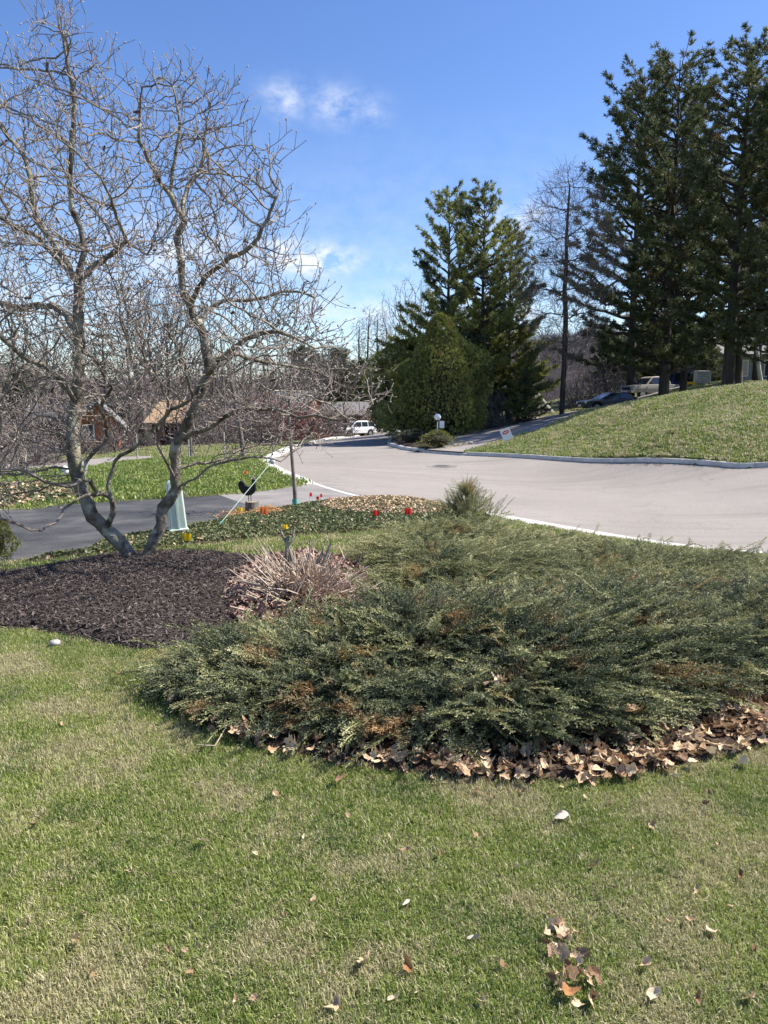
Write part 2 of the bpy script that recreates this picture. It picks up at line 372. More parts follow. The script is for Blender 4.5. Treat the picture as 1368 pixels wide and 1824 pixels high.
M['grit'] = material('gutter_grit', [(.16, .135, .11), (.24, .21, .185)], scale=6, rough=1, bump=.6, bscale=50, coord='World')
def gutter(line, side, wd):
    d = np.gradient(line, axis=0); d /= np.linalg.norm(d, axis=1, keepdims=True); nrm = np.stack([-d[:, 1], d[:, 0]], 1) * side
    k = np.arange(len(line)); w_ = wd * (.55 + .45 * np.sin(k * 1.3) * np.sin(k * .37 + 1))
    tag(obj('gutter', loft('gutter', line - nrm * w_[:, None], line - nrm * .0, M['grit'], ROADZ + .006, 2)), kind='structure')
gutter(LkS[:8 * NS], 1, .10); gutter(RkS[:6 * NS + 1], -1, .16); gutter(RkS[8 * NS:11 * NS], -1, .16)
# kerbs --------------------------------------------------------------
def kerb(name, line, side, wd=.3, low=None, m=None):
    d = np.gradient(line, axis=0); d /= np.linalg.norm(d, axis=1, keepdims=True); nrm = np.stack([-d[:, 1], d[:, 0]], 1) * side
    hs_ = H(line[:, 0], line[:, 1]); V = []
    for i, (p, nn, z) in enumerate(zip(line, nrm, hs_)):
        top = z + .022
        if low is not None and low(p): top = z - 0.03
        for o_, zz in ((0.02, z - .3), (0.02, z + ROADZ), (.04, top - .012), (.055, top), (wd - .01, top), (wd, top - .012), (wd, z - .35)):
            V.append((p[0] + nn[0] * o_, p[1] + nn[1] * o_, zz))
    k = 7; n = len(line); Fc = [(i * k + j, i * k + j + 1, (i + 1) * k + j + 1, (i + 1) * k + j) for i in range(n - 1) for j in range(k - 1)]
    return tag(obj(name, mesh(name, V, np.array(Fc), m or M['kerb'])), kind='structure')
kerb('kerb', LkS, 1, .42, low=lambda p: 15.6 < p[1] < 20.3)
i0 = 6 * NS; kerb('kerb', RkS[:i0 + 1], -1, .2)
i1 = 8 * NS; kerb('kerb', RkS[i1:], -1, .22)
kerb('kerb', RkS[i0:i1 + 1], -1, .3, low=lambda p: True)

# ground sheet --------------------------------------------------------
def lowered(x, y):
    z = H(x, y)
    near = (x > -45) & (x < 45)
    ins = inside(road_poly, x, y); dl = pdist(LkS, x, y, False); s = np.where(ins, 1.0, 0.0); s = np.maximum(s, np.clip(.40 - dl, 0, .3)); s = np.maximum(s, np.clip(.20 - pdist(RkS, x, y, False), 0, .3)); z = z - np.clip(s / .25, 0, 1) * .3
    for pl, dd in ((drive_poly, .15), (rdrive_poly, .25), (lane_poly, .2)):
        s = np.maximum(sdist(pl, x, y) + 0.02, 0); z = z - np.clip(s / .25, 0, 1) * dd
    return z
def grid(x0, x1, y0, y1, c, hole=None, drop=0):
    nx, ny = int(round((x1 - x0) / c)), int(round((y1 - y0) / c)); X, Y = np.meshgrid(np.linspace(x0, x1, nx + 1), np.linspace(y0, y1, ny + 1))
    Z = lowered(X, Y) - drop; V = np.stack([X, Y, Z], -1).reshape(-1, 3)
    i = (np.arange(ny)[:, None] * (nx + 1) + np.arange(nx)[None]).ravel(); Fq = np.stack([i, i + 1, i + nx + 2, i + nx + 1], -1)
    if hole is not None:
        cx, cy = V[Fq].mean(1)[:, 0], V[Fq].mean(1)[:, 1]
        k = (cx > hole[0] + c) & (cx < hole[1] - c) & (cy > hole[2] + c) & (cy < hole[3] - c)
        Fq = Fq[~k]
    return V, Fq
Va, Fa = grid(-9, 9, -3, 24, .15)
Vb, Fb = grid(-24, 30, -9, 60, .5, (-9, 9, -3, 24), .015)
Vc, Fc_ = grid(-120, 120, -60, 160, 3, (-24, 30, -9, 60), .12)
gme = mesh('ground', np.vstack([Va, Vb, Vc]), np.vstack([Fa, Fb + len(Va), Fc_ + len(Va) + len(Vb)]), M['ground'], True)
tag(obj('ground', gme), kind='structure')
# wooded hills round the place --------------------------------------------------
def hillz(az, D):
    """az = tan of bearing from +Y"""
    rise = 3.5 + 4 * math.exp(-((az + .05) / .12) ** 2) + 17 * math.exp(-((az - .25) / .2) ** 2) + 2 * math.sin(az * 9) + 1.5 * math.sin(az * 23 + 1)
    t = min(1, max(0, (D - 135) / 190)); t = t * t * (3 - 2 * t)
    return -5 + (rise + 3) * t
HV = []; nA, nD = 90, 26
for j in range(nD):
    D = 118 + (700 - 118) * (j / (nD - 1)) ** 1.6
    for i in range(nA):
        a = -1.25 + 2.5 * i / (nA - 1); HV.append((math.sin(a) * D, math.cos(a) * D, hillz(math.tan(max(-1.2, min(1.2, a))), D)))
HF = np.array([(j * nA + i, j * nA + i + 1, (j + 1) * nA + i + 1, (j + 1) * nA + i) for j in range(nD - 1) for i in range(nA - 1)])
M['hill'] = material('hill_floor', [(.06, .045, .035), (.1, .075, .06), (.075, .08, .04)], scale=.05, rough=1, coord='World')
tag(obj('hills', mesh('hills', HV, HF, M['hill'], True)), kind='structure')

# ------------------------------------------------------------------ beds
mulch_poly = spline([G(-140, 1150)[:2], G(-60, 1040)[:2], G(60, 1020)[:2], G(160, 1000)[:2], G(250, 990)[:2], G(340, 988)[:2], G(440, 995)[:2], G(520, 1010)[:2], G(500, 1080)[:2], G(420, 1110)[:2], G(330, 1150)[:2], G(240, 1158)[:2], G(120, 1135)[:2], G(0, 1120)[:2]], 6, True)
shrub_poly = spline([G(400, 1105)[:2], G(385, 1060)[:2], G(440, 1010)[:2], G(540, 995)[:2], G(640, 1010)[:2], G(690, 1050)[:2], G(640, 1100)[:2], G(520, 1118)[:2]], 6, True)
jun_poly = spline([np.array([-1.16, 4.05]), np.array([-1.15, 4.45]), np.array([-.95, 4.85]), np.array([-.4, 5.0]), np.array([0.0, 5.35]), np.array([.05, 6.4]), np.array([-.2, 7.4]), np.array([.1, 8.5]), np.array([.9, 9.0]), np.array([1.7, 9.2]), np.array([2.5, 8.7]), np.array([3.5, 8.2]), np.array([4.8, 7.8]), np.array([6.6, 7.3]),
                   np.array([6.2, 5.4]), np.array([4.2, 4.6]), np.array([2.7, 4.3]), np.array([1.95, 3.92]), np.array([1.35, 3.58]), np.array([.85, 3.32]), np.array([.35, 3.30]), np.array([-.15, 3.40]), np.array([-.7, 3.62])], 6, True)
litter_poly = spline([p * 1.0 for p in [np.array([-1.15, 3.95]), np.array([-.9, 4.6]), np.array([0.2, 5.2]), np.array([1.5, 5.5]), np.array([6.5, 6.5]), np.array([6, 4.4]), np.array([3.4, 3.98]), np.array([2.1, 3.56]), np.array([1.5, 3.26]), np.array([.9, 3.06]), np.array([.35, 3.08]), np.array([-.2, 3.22]), np.array([-.75, 3.48])]], 6, True)
ivy_poly = spline([G(345, 940)[:2], G(420, 922)[:2], G(520, 905)[:2], G(600, 893)[:2], G(700, 889)[:2], G(800, 903)[:2], G(880, 925)[:2], G(800, 935)[:2], G(700, 945)[:2], G(560, 955)[:2], G(400, 968)[:2], G(240, 985)[:2], G(120, 995)[:2], G(40, 1005)[:2], G(150, 975)[:2], G(260, 952)[:2]], 5, True)
left_poly = spline([G(-40, 905)[:2], G(-40, 870)[:2], G(60, 862)[:2], G(125, 870)[:2], G(150, 885)[:2], G(100, 893)[:2], G(40, 900)[:2]], 5, True)
bedR_poly = spline([P(757, 800, 35.9)[:2], P(708, 794, 40)[:2], P(692, 784, 49.5)[:2], G(735, 768)[:2], G(790, 762)[:2], G(870, 752)[:2], G(920, 747)[:2], G(860, 764)[:2], G(800, 781)[:2]], 5, True)
def bed(name, poly, m, c=.06, hgt=.05, extra=None):
    x0, y0 = poly.min(0) - c * 2; x1, y1 = poly.max(0) + c * 2
    nx, ny = int((x1 - x0) / c) + 1, int((y1 - y0) / c) + 1; X, Y = np.meshgrid(x0 + c * np.arange(nx + 1), y0 + c * np.arange(ny + 1))
    s = sdist(poly, X, Y); Z = lowered(X, Y) + np.clip(s * .5, -.05, hgt) + (extra(X, Y, s) if extra else 0)
    V = np.stack([X, Y, Z], -1).reshape(-1, 3); i = (np.arange(ny)[:, None] * (nx + 1) + np.arange(nx)[None]).ravel(); Fq = np.stack([i, i + 1, i + nx + 2, i + nx + 1], -1)
    Fq = Fq[s.ravel()[Fq].max(1) > -c * 1.5]
    used = np.unique(Fq); mp_ = np.full(len(V), -1); mp_[used] = np.arange(len(used))
    return tag(obj(name, mesh(name, V[used], mp_[Fq], m, True)), kind='structure')
M['mulch'] = material('mulch_soil', [(.018, .014, .012), (.04, .032, .028), (.07, .058, .05)], scale=14, rough=1, bump=1, bscale=60, coord='World')
M['soil'] = material('bed_soil', [(.03, .02, .014), (.07, .045, .03)], scale=10, rough=1, bump=1, bscale=50, coord='World')
M['brownsoil'] = material('brown_soil', [(.07, .045, .03), (.13, .085, .06)], scale=10, rough=1, bump=1, bscale=50, coord='World')
def mound(X, Y, s): return np.clip(s, 0, 1.2) * .045
mulch_o = bed('mulch_bed', mulch_poly, M['mulch'], extra=mound)
bed('soil_bed', shrub_poly, M['brownsoil'], hgt=.075, extra=mound)
litter_o = bed('leaf_bed', litter_poly, M['soil'], hgt=.03)
bed('ground_cover_bed', ivy_poly, M['brownsoil'], hgt=.03, extra=lambda X, Y, s: .13 * np.exp(-((X - .1) ** 2 / 1.2 + (Y - 14.3) ** 2 / 1.2)) * (s > 0))
bed('far_leaf_bed', left_poly, M['brownsoil'], c=.15)
bed('corner_bed', bedR_poly, M['soil'], c=.3, hgt=.1)
beds_all = [mulch_poly, shrub_poly, jun_poly, litter_poly, ivy_poly, left_poly, bedR_poly]
hards = [drive_poly, rdrive_poly, lane_poly]
def lawn_mask(x, y, pad=0.0):
    ok = ~inside(road_poly, x, y) & (pdist(LkS, x, y, False) > .47) & (pdist(RkS, x, y, False) > .26)
    for p in hards: ok &= sdist(p, x, y) < -.02
    for p in beds_all: ok &= sdist(p, x, y) < .03
    return ok

# ------------------------------------------------------------------ grass
M['grass'] = None
def grass_mat(dk=1.0):
    m = bpy.data.materials.new('grass_blades'); m.use_nodes = True; t = m.node_tree; N, L = t.nodes, t.links; N.clear()
    o = N.new('ShaderNodeOutputMaterial'); p = N.new('ShaderNodeBsdfPrincipled'); p.inputs['Roughness'].default_value = .55; p.inputs['Specular IOR Level'].default_value = .35
    g = N.new('ShaderNodeNewGeometry'); oi = N.new('ShaderNodeObjectInfo'); at = N.new('ShaderNodeAttribute'); at.attribute_name = 'rnd'
    def noise(s, d=4):
        n = N.new('ShaderNodeTexNoise'); n.inputs['Scale'].default_value = s; n.inputs['Detail'].default_value = d; L.new(g.outputs['Position'], n.inputs['Vector']); return n.outputs['Fac']
    def mr(v, a, b, c=0, d=1):
        n = N.new('ShaderNodeMapRange'); n.inputs[1].default_value = a; n.inputs[2].default_value = b; n.inputs[3].default_value = c; n.inputs[4].default_value = d; L.new(v, n.inputs[0]); return n.outputs[0]
    def mth(op, a, b):
        n = N.new('ShaderNodeMath'); n.operation = op; n.use_clamp = True
        for i, v in enumerate((a, b)):
            if isinstance(v, (int, float)): n.inputs[i].default_value = v
            else: L.new(v, n.inputs[i])
        return n.outputs[0]
    def mixc(f, a, b):
        n = N.new('ShaderNodeMix'); n.data_type = 'RGBA'; L.new(f, n.inputs[0])
        for i, v in ((6, a), (7, b)):
            if isinstance(v, tuple): n.inputs[i].default_value = (*v, 1)
            else: L.new(v, n.inputs[i])
        return n.outputs[2]
    base = mixc(mr(noise(1.1), .4, .62), (.105, .185, .03), (.2, .275, .055))
    base = mixc(mr(noise(2.6), .54, .62, 0, .95), base, (.045, .13, .022))        # lusher tufts
    base = mixc(mth('MULTIPLY', at.outputs['Fac'], .5), base, (.42, .42, .13))
    dry = mth('ADD', mr(noise(1.9, 9), .49, .61, .10 * dk, .92 * dk), mr(noise(16, 3), .48, .7, 0, .5 * dk))
    dry = mth('GREATER_THAN', dry, at.outputs['Fac'])
    dead = mixc(at.outputs['Fac'], (.62, .54, .34), (.36, .32, .17))
    base = mixc(mth('MULTIPLY', dry, .85), base, dead)
    L.new(base, p.inputs['Base Color'])
    tr = N.new('ShaderNodeBsdfTranslucent'); L.new(base, tr.inputs[0]); ms = N.new('ShaderNodeMixShader'); ms.inputs[0].default_value = .3
    L.new(p.outputs[0], ms.inputs[1]); L.new(tr.outputs[0], ms.inputs[2]); L.new(ms.outputs[0], o.inputs[0])
    return m
M['grass'] = grass_mat(); M['grass_green'] = grass_mat(.25)
def tuft(name, nb, rad, hgt, wid, m, lean=.8, seed=0):
    r = np.random.default_rng(seed); V = []; Fc = []; rn = []
    for i in range(nb):
        a = r.uniform(0, 6.283); q = rad * math.sqrt(r.uniform()); x, y = q * math.cos(a), q * math.sin(a)
        la = r.uniform(0, 6.283); ll = abs(r.normal(0, lean)); hh = hgt * r.uniform(.55, 1.25); ww = wid * r.uniform(.7, 1.2) / 2
        dx, dy = math.cos(la), math.sin(la); sx, sy = -dy * ww, dx * ww; b = len(V)
        c = hh * math.cos(min(ll, 1.35)); s = hh * math.sin(min(ll, 1.35))
        V += [(x - sx, y - sy, -.008), (x + sx, y + sy, -.008), (x + dx * s * .38 - sx * .8, y + dy * s * .38 - sy * .8, c * .58), (x + dx * s * .38 + sx * .8, y + dy * s * .38 + sy * .8, c * .58), (x + dx * s, y + dy * s, c)]
        Fc += [(b, b + 1, b + 3, b + 2), (b + 2, b + 3, b + 4)]; rn += [r.uniform()] * 5
    me = mesh(name, V, Fc, m); fattr(me, 'rnd', rn); return source(name, me)
tsrc = [tuft('grass_tuft', 36, .045, .021, .0031, M['grass'], 1.1, s) for s in range(4)]
tsrc_mid = [tuft('grass_tuft_mid', 26, .10, .04, .009, M['grass'], .7, 20 + s) for s in range(3)]
tsrc_far = [tuft('grass_tuft_far', 26, .26, .06, .032, M['grass'], .7, 40 + s) for s in range(3)]
tsrc_green = [tuft('grass_tuft_green', 26, .26, .06, .032, M['grass_green'], .7, 60 + s) for s in range(3)]
def field(name, x0, x1, y0, y1, dens, srcs, keep=None, smin=.8, smax=1.25):
    n = int((x1 - x0) * (y1 - y0) * dens); x = rng.uniform(x0, x1, n); y = rng.uniform(y0, y1, n)
    ok = (np.abs(x) < .56 * y + 1.0) & lawn_mask(x, y)
    if keep is not None: ok &= keep(x, y)
    x, y = x[ok], y[ok]; n = len(x); z = lowered(x, y)
    e = np.stack([rng.normal(0, .12, n), rng.normal(0, .12, n), rng.uniform(0, 6.28, n)], 1)
    return tag(scatter(name, np.stack([x, y, z], 1), e, rng.uniform(smin, smax, n), rng.integers(0, len(srcs), n), srcs), kind='stuff')
field('lawn_grass', -4, 4.5, 1.1, 5.2, 2100, tsrc)
field('lawn_grass', -4, 4.5, 1.1, 5.2, 60, tsrc, lambda x, y: np.sin(x * 2.1 + 1) * np.sin(y * 2.7) + rng.normal(0, .3, len(x)) > .55, 1.4, 2.0)
field('lawn_grass', -7, 7, 5.2, 14.5, 260, tsrc_mid)
field('verge_grass', -16, 6, 14.5, 34, 52, tsrc_green)
field('bank_grass', -24, 26, 20, 62, 26, tsrc_far, lambda x, y: (x > 3) | (y > 34))
field('bank_grass', 5, 21, 20, 40, 40, tsrc_far)

# ------------------------------------------------------------------ leaves
def leaf_mesh(name, m, lobes=5, L_=.06, seed=0, curl=.5):
    r = np.random.default_rng(seed); pts = []
    n = lobes + 5; r_w = r.uniform(.45, .8)
    for i in range(n * 2):
        t = i / (n * 2); a = 2 * math.pi * t
        rad = (.7 + .3 * (abs(math.cos(lobes * a / 2 + .3)) ** 1.2)) * (1 if i % 2 == 0 else .88) * r.uniform(.75, 1.12)
        pts.append((L_ * rad * math.cos(a), L_ * r_w * rad * math.sin(a)))
    k1, k2, k3 = r.uniform(.3, 1) * curl, r.uniform(-.3, 1) * curl, r.uniform(-1, 1) * curl
    def z(x, y): return (k1 * y * y + k2 * x * x + k3 * x * y) / L_ + r.normal(0, .03) * L_
    V = [(0, 0, 0)] + [(x, y, z(x, y)) for x, y in pts]; V += [(x * .5, y * .5, z(x * .5, y * .5)) for x, y in pts]
    N = len(pts); Fc = [(0, 1 + N + i, 1 + N + (i + 1) % N) for i in range(N)] + [(1 + N + i, 1 + i, 1 + (i + 1) % N, 1 + N + (i + 1) % N) for i in range(N)]
    b = len(V); V += [(-L_ * .5, -.0012, 0), (-L_ * .5, .0012, 0), (-L_ * 1.15, .004, L_ * .2)]; Fc.append((b, b + 1, b + 2))
    return mesh(name, V, Fc, m, True)
M['leaf'] = material('dry_leaf', [(.24, .13, .07), (.58, .42, .26), (.8, .66, .46)], scale=18, rough=.8, rand=.6, transl=.15, bump=.3)
M['leaf_b'] = material('brown_leaf', [(.14, .075, .04), (.38, .24, .14)], scale=18, rough=.8, rand=.5, transl=.12, bump=.3)
M['leaf_w'] = material('bleached_leaf', [(.36, .32, .26), (.55, .5, .42)], scale=14, rough=.8, transl=.1, bump=.3)
M['leaf_o'] = material('orange_leaf', [(.30, .13, .05), (.42, .22, .09)], scale=18, rough=.8, transl=.15, bump=.3)
lm = [leaf_mesh('leaf', M['leaf'], 3 + s % 3, .05, s, .5 + .3 * (s % 3)) for s in range(7)] + [leaf_mesh('leaf', M['leaf_b'], 3 + s % 3, .048, 30 + s, .9) for s in range(3)]
def settle(x, y): return h(x, y)
def rnd_rot(t=.45): return (random.gauss(0, t), random.gauss(0, t), random.uniform(0, 6.28))
# leaves caught along the front of the junipers: the large ones each an object, the rest joined
cnt = 0; tries = 0
lx, ly = [], []
front = litter_poly
while cnt < 290 and tries < 60000:
    tries += 1; x, y = random.uniform(-1.3, 3.6), random.uniform(2.9, 4.6)
    s = float(sdist(litter_poly, np.array([x]), np.array([y]))[0]); sj = float(sdist(jun_poly, np.array([x]), np.array([y]))[0])
    if s < -.05 * random.random() or sj > .04 or y > 4.3 + .2 * x: continue
    if x < .25 and random.random() < .5: continue
    k = random.randrange(len(lm)); o = obj('leaf', lm[k], litter_o, (x, y, settle(x, y) + .035 + random.random() * .04), rnd_rot(.36), random.uniform(.5, 1.0)); cnt += 1
xs = rng.uniform(-1.4, 6, 26000); ys = rng.uniform(2.9, 7, 26000); ok = (sdist(litter_poly, xs, ys) > -.03) & (sdist(jun_poly, xs, ys) < .1); ok &= (xs > .2) | (rng.uniform(0, 1, len(xs)) < .55); xs, ys = xs[ok], ys[ok]; n = len(xs)
lsrc = [source('leaf_small', me) for me in lm]
lit = scatter('leaf_litter', np.stack([xs, ys, lowered(xs, ys) + rng.uniform(.015, .07, n)], 1), np.stack([rng.normal(0, .5, n), rng.normal(0, .5, n), rng.uniform(0, 6.28, n)], 1), rng.uniform(.4, .9, n), rng.integers(0, len(lsrc), n), lsrc, litter_o)
tag(lit, kind='stuff')
# leaves lying singly on the lawn
def lawn_leaf(px, py, sc, me, label=None, group=None, rot=None, up=.035):
    up -= .012
    g = G(px, py); o = obj('fallen_leaf', me, None, (g[0], g[1], g[2] + up), rot or rnd_rot(.55), (sc * .85, sc * .85 * random.uniform(.6, 1), sc * random.uniform(.8, 1.6))); return tag(o, label, 'leaf', group)
wl = leaf_mesh('pale_leaf', M['leaf_w'], 3, .055, 71, 1.5); ol = leaf_mesh('orange_leaf', M['leaf_o'], 3, .05, 72, .8); bl = leaf_mesh('curled_leaf', M['leaf_b'], 4, .055, 73, 1.3)
lawn_leaf(997, 1466, 1.0, wl, 'large bleached white leaf standing on edge in the lawn below the leaf litter', rot=(1.2, .2, .6), up=.05)
lawn_leaf(1322, 1372, 1.0, wl, 'crumpled white leaf at the grass edge just below the right leaf litter', rot=(.7, .5, 2), up=.045)
lawn_leaf(722, 1618, .55, wl, 'small grey-white curled leaf in the middle of the foreground lawn', rot=(.9, .2, 1), up=.035)
lawn_leaf(844, 1684, .5, wl, 'small whitish leaf on the lawn left of the brown leaf clump', rot=(.6, .2, 3), up=.035)
lawn_leaf(168, 1282, .8, lm[1], 'broad tan leaf on the lawn left of the juniper tip', up=.045)
lawn_leaf(212, 1212, 0.7, lm[8], 'brown leaf on the lawn just below the mulch bed corner', up=.045)
lawn_leaf(598, 1402, .8, bl, 'curled brown and tan leaf on the lawn below the juniper front', up=.05)
lawn_leaf(487, 1424, .8, lm[2], 'flat tan lobed leaf on the lawn left of the curled brown leaf', up=.045)
lawn_leaf(727, 1733, .7, ol, 'small orange leaf at the lower middle of the lawn', up=.035)
lawn_leaf(363, 1512,0.7, lm[0], 'pale star-shaped leaf lying over a straw patch in the left lawn', up=.045)
lawn_leaf(650, 1728, .8, lm[4], 'tan leaf with a dark stem beside the small orange leaf', up=.04)
lawn_leaf(1010, 1784, .85, ol, 'rusty red leaf under the clump of brown leaves', rot=(.2, .3, .4), up=.04)
lawn_leaf(602, 1800,0.7, lm[5], 'tan leaf at the bottom edge of the lawn left of centre', up=.04)
lawn_leaf(10, 1648,0.7, lm[3], 'pale leaf at the left edge of the lawn', up=.04)
lawn_leaf(1164, 1783, .7, lm[6], 'small cream leaf right of the clump of brown leaves', up=.035)
spots = [(110, 1296), (48, 1388), (280, 1325), (300, 1700), (395, 1320), (135, 1690), (470, 1380), (660, 1392), (700, 1380), (880, 1430), (1000, 1410), (1128, 1520), (1086, 1438), (1262, 1418), (1160, 1480), (1280, 1515), (1318, 1570),
         (1240, 1595), (1060, 1552), (1092, 1592), (1300, 1625), (1190, 1650), (1265, 1670), (1345, 1700), (1225, 1650), (850, 1500), (780, 1530), (722, 1523), (560, 1615), (505, 1640), (455, 1530), (330, 1705), (372, 1700), (340, 1745),
         (150, 1640), (235, 1560), (60, 1480), (920, 1555), (978, 1640), (895, 1730), (745, 1780), (700, 1790), (455, 1790), (165, 1745), (420, 1795), (860, 1795), (1240, 1790), (1335, 1790), (1150, 1730), (690, 1720), (620, 1460), (540, 1500), (820, 1400), (850, 1418), (1120, 1400), (1200, 1390), (1255, 1440), (770, 1395), (1040, 1430), (930, 1420), (1340, 1420)]
for i, (a, b) in enumerate(spots):
    lawn_leaf(a, b, random.uniform(.28, .62), lm[(i * 3) % 10], 'small dry leaf scattered on the front lawn', 'small dry leaves scattered on the front lawn', up=.034)
# clump of brown leaves lower right
cl = empty('leaf_clump', G(1012, 1722)); tag(cl, 'clump of dry brown and cream leaves in the lower right lawn', 'leaf pile')
for i in range(46):
    a, q = random.uniform(0, 6.28), random.uniform(0, 1) ** .6
    obj('leaf', lm[random.randrange(10)], cl, (.075 * q * math.cos(a), .17 * q * math.sin(a), .02 + .012 * random.random() + .02 * (1 - q)), rnd_rot(.6), random.uniform(.3, .6))
# dry twig
q = [G(352, 1342) + [0, 0, .04], G(384, 1345) + [0, 0, .045], G(402, 1318) + [0, 0, .06]]
M['stick'] = material('dry_stick', [(.3, .24, .16), (.5, .42, .3)], scale=20, rough=.9)
tag(obj('fallen_twig', tubes('fallen_twig', [(np.array(q), [.004, .004, .003], 5)], M['stick'])), 'bent pale twig lying on the lawn by the juniper tip', 'twig')

# ------------------------------------------------------------------ mulch chips, ground cover
def chip(name, m, seed, L_=.035):
    r = np.random.default_rng(seed); w_, t_ = L_ * r.uniform(.15, .35), L_ * r.uniform(.06, .12)
    V = [(x * L_ * r.uniform(.8, 1.1), y * w_ * r.uniform(.7, 1.1), z * t_ * r.uniform(.6, 1.2)) for x in (-1, 1) for y in (-1, 1) for z in (-1, 1)]
    return source(name, mesh(name, V, [(0, 1, 3, 2), (4, 6, 7, 5), (0, 4, 5, 1), (2, 3, 7, 6), (0, 2, 6, 4), (1, 5, 7, 3)], m))
M['chip'] = material('mulch_chip', [(.025, .018, .015), (.07, .053, .045), (.21, .17, .15)], scale=30, rough=.9, rand=.75)
def scat(name, poly, dens, srcs, zo, tilt, smin, smax, parent=None, extra=None, keep=None):
    x0, y0 = poly.min(0); x1, y1 = poly.max(0); n = int((x1 - x0) * (y1 - y0) * dens); x = rng.uniform(x0, x1, n); y = rng.uniform(y0, y1, n)
    s = sdist(poly, x, y); ok = s > -.03 + rng.normal(0, .03, n)
    if keep is not None: ok &= keep(x, y)
    x, y, s = x[ok], y[ok], s[ok]; n = len(x)
    z = lowered(x, y) + np.clip(s * .5, -.01, zo) + rng.uniform(0, .025, n) + (extra(x, y, s) if extra else 0)
    e = np.stack([rng.normal(0, tilt, n), rng.normal(0, tilt, n), rng.uniform(0, 6.28, n)], 1)
    return tag(scatter(name, np.stack([x, y, z], 1), e, rng.uniform(smin, smax, n), rng.integers(0, len(srcs), n), srcs, parent), kind='stuff')
scat('mulch_chips', mulch_poly, 3400, [chip('mulch_chip', M['chip'], s) for s in range(5)], 0.05, .4, .22, .58, extra=mound, keep=lambda x, y: (x > -.58 * y - .5))
def small_leaf(name, m, seed, L_=.03):
    r = np.random.default_rng(seed); a = r.uniform(.2, .6)
    V = [(-L_, 0, 0), (-.2 * L_, L_ * .75, a * L_ * .5), (L_, 0, .1 * L_), (-.2 * L_, -L_ * .75, a * L_ * .5), (.4 * L_, L_ * .5, a * .3 * L_), (.4 * L_, -L_ * .5, a * .3 * L_)]
    return source(name, mesh(name, V, [(0, 2, 4, 1), (0, 3, 5, 2)], m))
M['ivy'] = material('ground_cover_leaf', [(.045, .06, .022), (.10, .125, .045), (.2, .2, .09)], scale=2, rough=.5, rand=.6, transl=.2, coord='World')
cover = [small_leaf('cover_leaf', M['ivy'], s) for s in range(4)]
tanl = [small_leaf('tan_leaf', M['leaf'], 9 + s) for s in range(2)]
hump = lambda X, Y, s: .13 * np.exp(-((X - .1) ** 2 / 1.2 + (Y - 14.3) ** 2 / 1.2)) * (s > 0)
scat('ground_cover', ivy_poly, 1500, cover * 4 + tanl[:1], .05, .7, .45, 1.0, extra=hump)
scat('ground_cover_leaves', ivy_poly, 700, tanl, .06, .7, .45, 1.1, extra=hump, keep=lambda x, y: ((x - .1) ** 2 / 1.6 + (y - 14) ** 2 / 2) < 1)
scat('far_bed_leaves', left_poly, 200, tanl + cover, .05, .6, 1.4, 3)
scat('shrub_bed_leaves', shrub_poly, 900, [source('leaf_small', leaf_mesh('leaf', material('purple_brown_leaf', [(.16, .09, .075), (.34, .22, .17), (.5, .38, .28)], scale=18, rough=.8, rand=.7), 3, .035, 50 + s, 1.1)) for s in range(4)], .09, .7, .6, 1.3, extra=mound,
     keep=lambda x, y: (x < -.25) | (rng.uniform(0, 1, len(x)) < .15))

